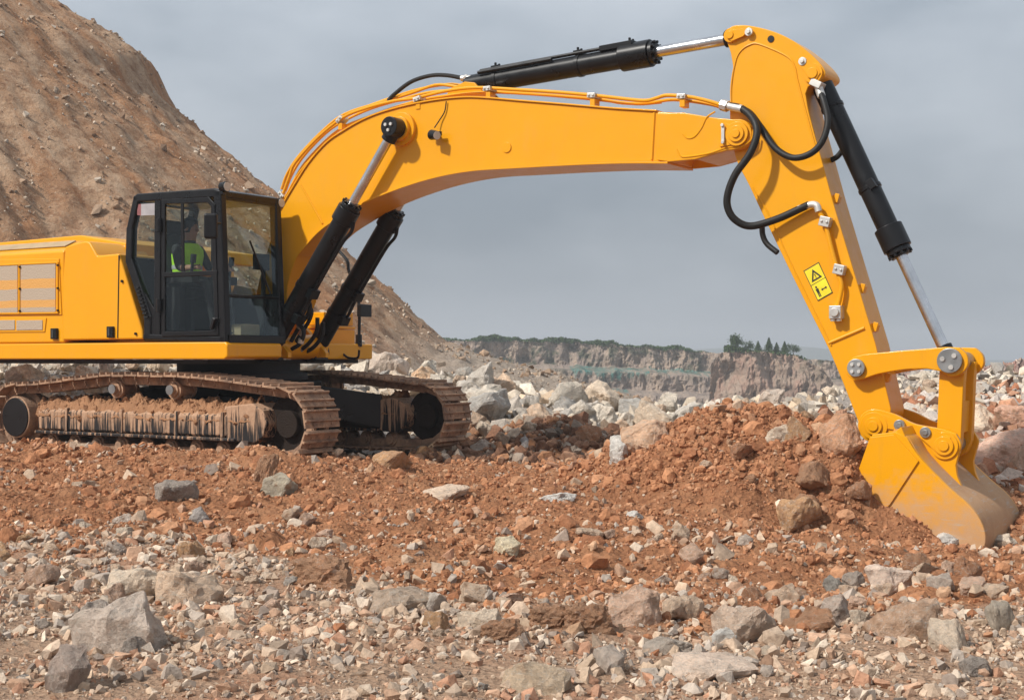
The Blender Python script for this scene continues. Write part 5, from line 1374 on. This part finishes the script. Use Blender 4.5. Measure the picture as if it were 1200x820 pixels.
for py in (264, 358):
    MB().cyl(PT(186.5, py - 8, qd + 0.02), PT(186.5, py + 8, qd + 0.02), 0.035, 10).build('hinge', 'black', door, 0.004)
# faded sticker high on the quarter window
stk = MB().prism([cz(164, 239), cz(180, 238), cz(180, 252), cz(164, 252.5)], QC0 - 0.018, QC0 - 0.026).build('sticker', 'label_white', cab)
MB().prism([cz(159.5, 239.3), cz(164, 239), cz(164, 252.5), cz(159.5, 252)], QC0 - 0.018, QC0 - 0.026).build('sticker_edge', 'label_red', cab)
# mirror by the front pillar
mb = MB().box(PT(247, 265, QC0 + 0.17), (0.16, 0.07, 0.30), Matrix.Rotation(0.5, 3, 'Z'))
mir = mb.build('mirror', 'black', cab, 0.03, seg=3)
MB().tube(crom([PT(258, 262, QC0 + 0.02), PT(254, 262, QC0 + 0.10), PT(250, 263, QC0 + 0.15)], 4), 0.016, 8).build('mirror_arm', 'black', mir)
# roof lamps and the grab rail
for px, py, q in ((263, 219, QC0 - 0.02), (327, 238, QC1 + 0.0)):
    c = PT(px, py, q); mb = MB().cyl(c + Vector((-0.05, 0, 0)), c + Vector((0.04, 0, 0)), 0.055, 16, 0.065).box(c + Vector((-0.03, 0, -0.06)), (0.05, 0.05, 0.06))
    lp2 = mb.build('work_lamp', 'black', cab, 0.004)
    MB().cyl(c + Vector((0.04, 0, 0)), c + Vector((0.046, 0, 0)), 0.055, 16).build('lamp_lens', 'lamp', lp2)
# wiper
MB().tube([L(f2[0] + 0.03, 0.75, f2[1] + 0.05), L((f1[0]+f2[0])/2 + 0.03, 1.1, (f1[1]+f2[1])/2 + 0.1)], 0.012, 6).build('wiper', 'black', cab)
# interior: seat, consoles, levers, monitor
sp_, sz_ = PZ(226, 345, 1.05)
FL = zBot + 0.02
seat = MB().box(L(sp_, 1.05, sz_), (0.52, 0.52, 0.14)).box(L(sp_ - 0.29, 1.05, sz_ + 0.40), (0.15, 0.50, 0.72), Matrix.Rotation(-0.15, 3, 'Y')).box(L(sp_ - 0.36, 1.05, sz_ + 0.84), (0.10, 0.28, 0.20), Matrix.Rotation(-0.15, 3, 'Y'))
seat.box(L(sp_, 1.05, (FL + sz_)/2), (0.36, 0.36, sz_ - FL)).build('seat', 'interior', cab, 0.04, seg=3)
con = MB()
for q in (0.72, 1.38):
    con.box(L(sp_ + 0.12, q, sz_ + 0.17), (0.52, 0.13, 0.10)).box(L(sp_ + 0.0, q, (FL + sz_)/2 + 0.1), (0.30, 0.10, sz_ - FL - 0.05))
    con.cyl(L(sp_ + 0.30, q, sz_ + 0.2), L(sp_ + 0.33, q, sz_ + 0.42), 0.02, 8).cyl(L(sp_ + 0.33, q, sz_ + 0.36), L(sp_ + 0.345, q, sz_ + 0.47), 0.035, 10)
con.each('console', 'interior', cab, 0.012, groups=[[0, 1, 2, 3], [4, 5, 6, 7]])
MB().box(L(sp_ + 0.78, 0.66, sz_ + 0.40), (0.05, 0.26, 0.20)).cyl(L(sp_ + 0.78, 0.62, FL), L(sp_ + 0.78, 0.62, sz_ + 0.32), 0.03, 8).build('monitor', 'interior', cab, 0.01)
ped = MB()
for q in (0.95, 1.15):
    ped.cyl(L(sp_ + 0.62, q, FL), L(sp_ + 0.52, q, FL + 0.75), 0.014, 8).box(L(sp_ + 0.62, q, FL + 0.06), (0.22, 0.10, 0.02), Matrix.Rotation(-0.4, 3, 'Y'))
ped.each('pedal', 'interior_grey', cab, groups=[[0, 1], [2, 3]])
MB().box(L(sp_ + 0.70, 0.85, FL + 0.12), (0.16, 0.34, 0.18)).build('tool_box', 'grey_strip', cab, 0.012)
MB().box(L(sp_ + 0.2, 1.03, FL + 0.012), (1.2, 0.9, 0.02)).build('floor_mat', 'interior_grey', cab)

# --- undercarriage
ring = MB().cyl(L(0.05, 0, 1.02), L(0.05, 0, zb - 0.005), 0.80, 48).cyl(L(0.05, 0, 1.02), L(0.05, 0, 1.12), 0.90, 48)
ring.build('slew_ring', 'black_matte', EX, 0.01)
car = MB().box(L(0, 0, 0.80), (1.7, 1.5, 0.42))
for sp2 in (-1, 1):
    for sq in (-1, 1):
        car.add([L(sp2*0.3, sq*0.5, 0.98), L(sp2*0.95, sq*0.5, 0.95), L(sp2*1.55, sq*1.15, 0.82), L(sp2*0.75, sq*1.15, 0.85),
                 L(sp2*0.3, sq*0.5, 0.55), L(sp2*0.95, sq*0.5, 0.55), L(sp2*1.55, sq*1.15, 0.36), L(sp2*0.75, sq*1.15, 0.36)],
                [(0,1,2,3), (7,6,5,4), (0,4,5,1), (1,5,6,2), (2,6,7,3), (3,7,4,0)])
car.build('carbody', 'black', EX, 0.02)

GA = 1.37                                   # half gauge
SHW = 0.60
def track_path():
    pts = []
    fc, rc, fr_, rr_ = (2.18, 0.545), (-2.42, 0.53), 0.405, 0.40
    pts += [(rc[0], rc[1] - rr_)]
    pts += [(rc[0] + (fc[0] - rc[0])*k/12, 0.13) for k in range(1, 12)]
    pts += circ(fc, fr_, 14, -90, 95)
    pts += [(1.75, 0.985), (1.25, 1.03), (0.75, 1.065), (0.5, 1.075), (0.0, 1.07), (-0.5, 1.075), (-0.8, 1.06), (-1.3, 1.01), (-1.9, 0.955)]
    pts += circ(rc, rr_, 14, 95, 262)
    return pts
TP = track_path()
def resample(pts, n):
    P = [Vector((a, b)) for a, b in pts]; P.append(P[0])
    cum = [0.0]
    for a, b in zip(P[:-1], P[1:]): cum.append(cum[-1] + (b - a).length)
    tot = cum[-1]; out = []
    for k in range(n):
        s_ = tot*(k + 0.5)/n; i = max(j for j in range(len(cum)) if cum[j] <= s_); i = min(i, len(P) - 2)
        t = (s_ - cum[i])/max(1e-6, cum[i+1] - cum[i]); out.append((P[i].lerp(P[i+1], t)))
    return out, tot
NSH = 52
PADS, TOT = resample(TP, NSH)
PIT = TOT/NSH
sm = MB()
# shoe: plate with three grouser bars, bolts and the two chain links beneath; local x = along, z = outward
sm.box((0, 0, 0.018), (PIT*0.93, SHW, 0.022))
sm.add([(-PIT*0.47, -SHW/2, 0.029), (-PIT*0.47, SHW/2, 0.029), (-PIT*0.33, SHW/2, 0.029), (-PIT*0.33, -SHW/2, 0.029), (-PIT*0.44, -SHW/2, 0.062), (-PIT*0.44, SHW/2, 0.062), (-PIT*0.36, SHW/2, 0.062), (-PIT*0.36, -SHW/2, 0.062)], [(0,1,5,4),(1,2,6,5),(2,3,7,6),(3,0,4,7),(4,5,6,7)])
sm.add([(PIT*0.03, -SHW/2, 0.029), (PIT*0.03, SHW/2, 0.029), (PIT*0.17, SHW/2, 0.029), (PIT*0.17, -SHW/2, 0.029), (PIT*0.06, -SHW/2, 0.057), (PIT*0.06, SHW/2, 0.057), (PIT*0.14, SHW/2, 0.057), (PIT*0.14, -SHW/2, 0.057)], [(0,1,5,4),(1,2,6,5),(2,3,7,6),(3,0,4,7),(4,5,6,7)])
for yy in (-0.11, 0.11):
    sm.box((0, yy, -0.048), (PIT*1.02, 0.05, 0.10))
    sm.cyl((PIT*0.5, yy - 0.035, -0.048), (PIT*0.5, yy + 0.035, -0.048), 0.036, 8)
for xx in (-0.02, 0.06):
    for yy in (-0.16, 0.16): sm.box((xx, yy, 0.034), (0.028, 0.028, 0.014))
shoe_mesh = sm.mesh('track_shoe'); shoe_mesh.materials.append(M['mud'])
rm = MB().cyl((0, -0.16, 0), (0, 0.16, 0), 0.085, 18).cyl((0, -0.20, 0), (0, 0.20, 0), 0.055, 14)
for yy in (-0.115, 0.115): rm.cyl((0, yy - 0.02, 0), (0, yy + 0.02, 0), 0.115, 18)
roller_mesh = rm.mesh('roller'); roller_mesh.materials.append(M['mud'])
for sgn in (1, -1):
    q = GA*sgn
    def LL(p, dq, z): return L(p, q + dq*sgn, z)
    fr_ = MB()
    secf = [(0.20, 0.36), (0.24, 0.40), (0.24, 0.62), (0.12, 0.74), (-0.12, 0.74), (-0.24, 0.62), (-0.24, 0.40), (-0.20, 0.36)]
    n = len(secf)
    fr_.add([LL(-1.95, a, b) for a, b in secf] + [LL(1.45, a, b) for a, b in secf], [tuple(range(n)), tuple(range(2*n-1, n-1, -1))] + [(i, (i+1) % n, (i+1) % n + n, i + n) for i in range(n)])
    fr_.box(LL(-0.25, 0.0, 0.35), (3.5, 0.52, 0.04))
    for p in (-1.4, -0.4, 0.55, 1.3):
        fr_.box(LL(p, 0.2, 0.52), (0.05, 0.12, 0.30))
    tr = fr_.build('track_frame', 'mud_streak', EX, 0.012)
    # front idler housing with round muddy end, rear final drive
    MB().prism([(1.35, 0.34), (1.35, 0.74), (1.75, 0.78), (1.92, 0.70), (1.99, 0.55), (1.93, 0.40), (1.80, 0.32)], q + 0.24*sgn, q - 0.24*sgn).build('drive_guard', 'mud_streak', tr, 0.02)
    MB().cyl(LL(2.18, -0.045, 0.545), LL(2.18, 0.045, 0.545), 0.34, 36).cyl(LL(2.18, -0.12, 0.545), LL(2.18, 0.12, 0.545), 0.16, 28).build('idler_wheel', 'idler_shade', tr, 0.01)
    MB().cyl(LL(-2.42, -0.05, 0.53), LL(-2.42, 0.05, 0.53), 0.355, 36).cyl(LL(-2.42, -0.22, 0.53), LL(-2.42, 0.22, 0.53), 0.275, 36).build('sprocket', 'mud', tr, 0.01)
    MB().cyl(LL(-2.42, 0.215, 0.53), LL(-2.42, 0.235, 0.53), 0.255, 36).build('drive_cover', 'black', tr, 0.008)
    for p in (-0.55, 0.45):
        co = link('carrier_roller', roller_mesh, None, tr); co.location = LL(p, 0.05, 0.92)
        MB().cyl(LL(p, 0.248, 0.92), LL(p, 0.265, 0.92), 0.06, 16).build('roller_cap', 'steel', tr)
        MB().box(LL(p, 0.0, 0.80), (0.10, 0.14, 0.16)).build('roller_post', 'mud', tr, 0.01)
    for k in range(9):
        ro = link('roller', roller_mesh, None, tr); ro.location = LL(-1.8 + k*0.43, 0, 0.215)
    for k, c in enumerate(PADS):
        a, b = PADS[k-1], PADS[(k+1) % NSH]
        d = (b - a).normalized()
        o = link('track_shoe', shoe_mesh, None, tr)
        o.location = LL(c.x, 0, c.y)
        # outward normal of a path that runs forward along the ground
        o.rotation_euler = (random.uniform(-.02, .02), -math.atan2(d.y, d.x) + math.pi, 0)
        zz = Matrix.Rotation(o.rotation_euler.y, 3, 'Y') @ Vector((0, 0, 1))
    # packed mud lying on the frame
    nx_, ny_ = 170, 26
    U, W = np.meshgrid(np.linspace(-2.0, 1.75, nx_), np.linspace(-1, 1, ny_)); U, W = U.ravel(), W.ravel()
    half = 0.245 + 0.03*fbm(U*5, np.sign(W)*3.0, 1.0*sgn, 3)
    ed = 1 - np.abs(W)**4
    W = W*half
    hgt = 0.62 + (0.10 + 0.12*fbm(U*1.3, W*2, 3.0*sgn, 3) + 0.17*billow(U*5, W*5, 2.0, 3) + 0.08*billow(U*15, W*15, 6.0, 2))*ed - 0.06*(1-ed)*(1 + fbm(U*9, W*0, 2.0, 2))
    V = np.stack([U, -(q + W*sgn), hgt], 1)
    Tq = grid_quads(nx_, ny_); Tm = [np.concatenate([Tq[:, [0, 1, 2]], Tq[:, [0, 2, 3]]])]; Vm = [V]; nb_ = len(V)
    for k in range(420):
        i = rng.integers(0, len(V)); cv, ct = CRUMB[k % 8] if k % 6 == 0 else LUMPS[k % 10]
        r_ = 0.016*math.exp(0.55*rng.normal()); Vm.append((rotations(1)[0] @ cv.T).T*min(r_, 0.06) + V[i]); Tm.append(ct + nb_); nb_ += len(cv)
    mudm = np_mesh('mud', np.concatenate(Vm), np.concatenate(Tm), smooth=False)
    mo = link('mud', mudm, M['mud_pile'], tr); mo['kind'] = 'stuff'

# --- operator in the cab
def skin_person():
    b0 = sz_ + 0.07
    Pv, Ed, Rd = [], [], []
    def v(p, dq, z, rx, ry=None):
        Pv.append((p, -(1.05 + dq), z)); Rd.append((rx, ry or rx)); return len(Pv) - 1
    pel = v(sp_ - 0.08, 0, b0 + 0.09, .16, .13); w1 = v(sp_ - 0.10, 0, b0 + 0.26, .155, .12); ch = v(sp_ - 0.09, 0, b0 + 0.44, .18, .125)
    nk = v(sp_ - 0.06, 0, b0 + 0.58, .065); hd0 = v(sp_ - 0.035, 0, b0 + 0.67, .075, .085); hd1 = v(sp_ - 0.02, 0, b0 + 0.77, .088, .10); hd2 = v(sp_ - 0.025, 0, b0 + 0.85, .06, .07)
    Ed += [(pel, w1), (w1, ch), (ch, nk), (nk, hd0), (hd0, hd1), (hd1, hd2)]
    for sg in (1, -1):
        sh_ = v(sp_ - 0.08, sg*.20, b0 + 0.49, .075); el = v(sp_ + 0.04, sg*.27, b0 + 0.24, .052); wr = v(sp_ + 0.27, sg*.28, b0 + 0.24, .036); hn = v(sp_ + 0.35, sg*.29, b0 + 0.25, .038, .025)
        Ed += [(ch, sh_), (sh_, el), (el, wr), (wr, hn)]
        for k in range(4):
            f1_ = v(sp_ + 0.385, sg*(.265 + .017*k), b0 + 0.245, .0095); f2_ = v(sp_ + 0.405 - .004*abs(k-1), sg*(.265 + .017*k), b0 + 0.215, .008); Ed += [(hn, f1_), (f1_, f2_)]
        t1 = v(sp_ + 0.345, sg*.25, b0 + 0.265, .011); t2 = v(sp_ + 0.375, sg*.248, b0 + 0.275, .009); Ed += [(hn, t1), (t1, t2)]
        hp_ = v(sp_ - 0.02, sg*.10, b0 + 0.08, .095); kn = v(sp_ + 0.40, sg*.15, b0 + 0.07, .068); an = v(sp_ + 0.52, sg*.14, FL + 0.10, .045); to = v(sp_ + 0.68, sg*.15, FL + 0.06, .04)
        Ed += [(pel, hp_), (hp_, kn), (kn, an), (an, to)]
    m = bpy.data.meshes.new('person'); m.from_pydata(Pv, Ed, [])
    return m, b0, Rd, pel
person_mesh, b0_, skin_r, skin_root = skin_person()
s = NT('operator_cloth'); v = s.objvec(); sep = s.n('ShaderNodeSeparateXYZ'); s.l(v, sep.inputs[0])
skin_f = s.math('GREATER_THAN', sep.outputs['Z'], b0_ + 0.60)
hand_f = s.math('MULTIPLY', s.math('GREATER_THAN', sep.outputs['X'], sp_ + 0.10), s.math('GREATER_THAN', sep.outputs['Z'], b0_ + 0.17))
s.set(s.mix(s.math('MAXIMUM', skin_f, hand_f), (0.018, 0.018, 0.02), (0.42, 0.22, 0.14)), 0.8)
person = link('person', person_mesh, s.m)
sk = person.modifiers.new('body', 'SKIN'); sk.use_smooth_shade = True
for i, r in enumerate(skin_r): person_mesh.skin_vertices[0].data[i].radius = r
person_mesh.skin_vertices[0].data[skin_root].use_root = True
sb = person.modifiers.new('smooth', 'SUBSURF'); sb.levels = 2; sb.render_levels = 2
person.matrix_world = Matrix.Translation((X0, Y0, 0)) @ Matrix.Rotation(-ANG, 4, 'Z')
tag(person, 'operator in black shirt and lime high-visibility vest seated in the cab', 'person')
M['vest'] = simple('hi_vis_vest', (0.52, 0.95, 0.03), 0.7)
M['vest_band'] = simple('reflective_band', (0.55, 0.56, 0.55), 0.4)
M['hair'] = simple('dark_hair', (0.012, 0.011, 0.010), 0.7)
M['face'] = simple('skin', (0.42, 0.22, 0.14), 0.6)
def ell_ring(levels, seg=28):
    mb = MB(); vs = []; fs = []
    for (p, z, rp, rq) in levels:
        vs += [L(p + rp*math.cos(2*math.pi*k/seg), 1.05 + rq*math.sin(2*math.pi*k/seg), z) for k in range(seg)]
    for i in range(len(levels)-1):
        fs += [(i*seg+k, i*seg+(k+1) % seg, (i+1)*seg+(k+1) % seg, (i+1)*seg+k) for k in range(seg)]
    mb.add(vs, fs, True); return mb
ell_ring([(sp_ - 0.09, b0_ + 0.12, .165, .20), (sp_ - 0.10, b0_ + 0.28, .165, .20), (sp_ - 0.09, b0_ + 0.42, .17, .225), (sp_ - 0.08, b0_ + 0.50, .15, .215), (sp_ - 0.07, b0_ + 0.565, .10, .13)]).build('vest', 'vest', person)
ell_ring([(sp_ - 0.10, b0_ + 0.24, .170, .206), (sp_ - 0.10, b0_ + 0.29, .170, .207)]).build('vest_band', 'vest_band', person)
ell_ring([(sp_ - 0.055, b0_ + 0.70, .085, .10), (sp_ - 0.05, b0_ + 0.78, .105, .112), (sp_ - 0.045, b0_ + 0.86, .09, .095), (sp_ - 0.04, b0_ + 0.905, .02, .02)]).build('hair', 'hair', person)
fc_ = MB().cyl(L(sp_ + 0.055, 1.05, b0_ + 0.745), L(sp_ + 0.085, 1.05, b0_ + 0.715), 0.012, 8, 0.018)
for sg in (1, -1): fc_.cyl(L(sp_ - 0.02, 1.05 + sg*.088, b0_ + 0.74), L(sp_ - 0.02, 1.05 + sg*.10, b0_ + 0.745), 0.028, 10)
fc_.build('face', 'face', person)
# ------------------------------------------------------------------ haze over the quarry
hb = MB().box((0, 1260, 12), (3240, 2720, 78))
haze = link('haze', hb.mesh('haze'))
s = NT('haze_air'); s.t.nodes.remove(s.b)
pv = s.n('ShaderNodeVolumePrincipled'); pv.inputs['Color'].default_value = (0.86, 0.90, 0.95, 1); pv.inputs['Density'].default_value = 0.0009; pv.inputs['Anisotropy'].default_value = 0.1
s.l(pv.outputs[0], s.out.inputs['Volume'])
haze.data.materials.append(s.m)
tag(haze, 'thin grey haze over the whole quarry', 'haze', kind='stuff')
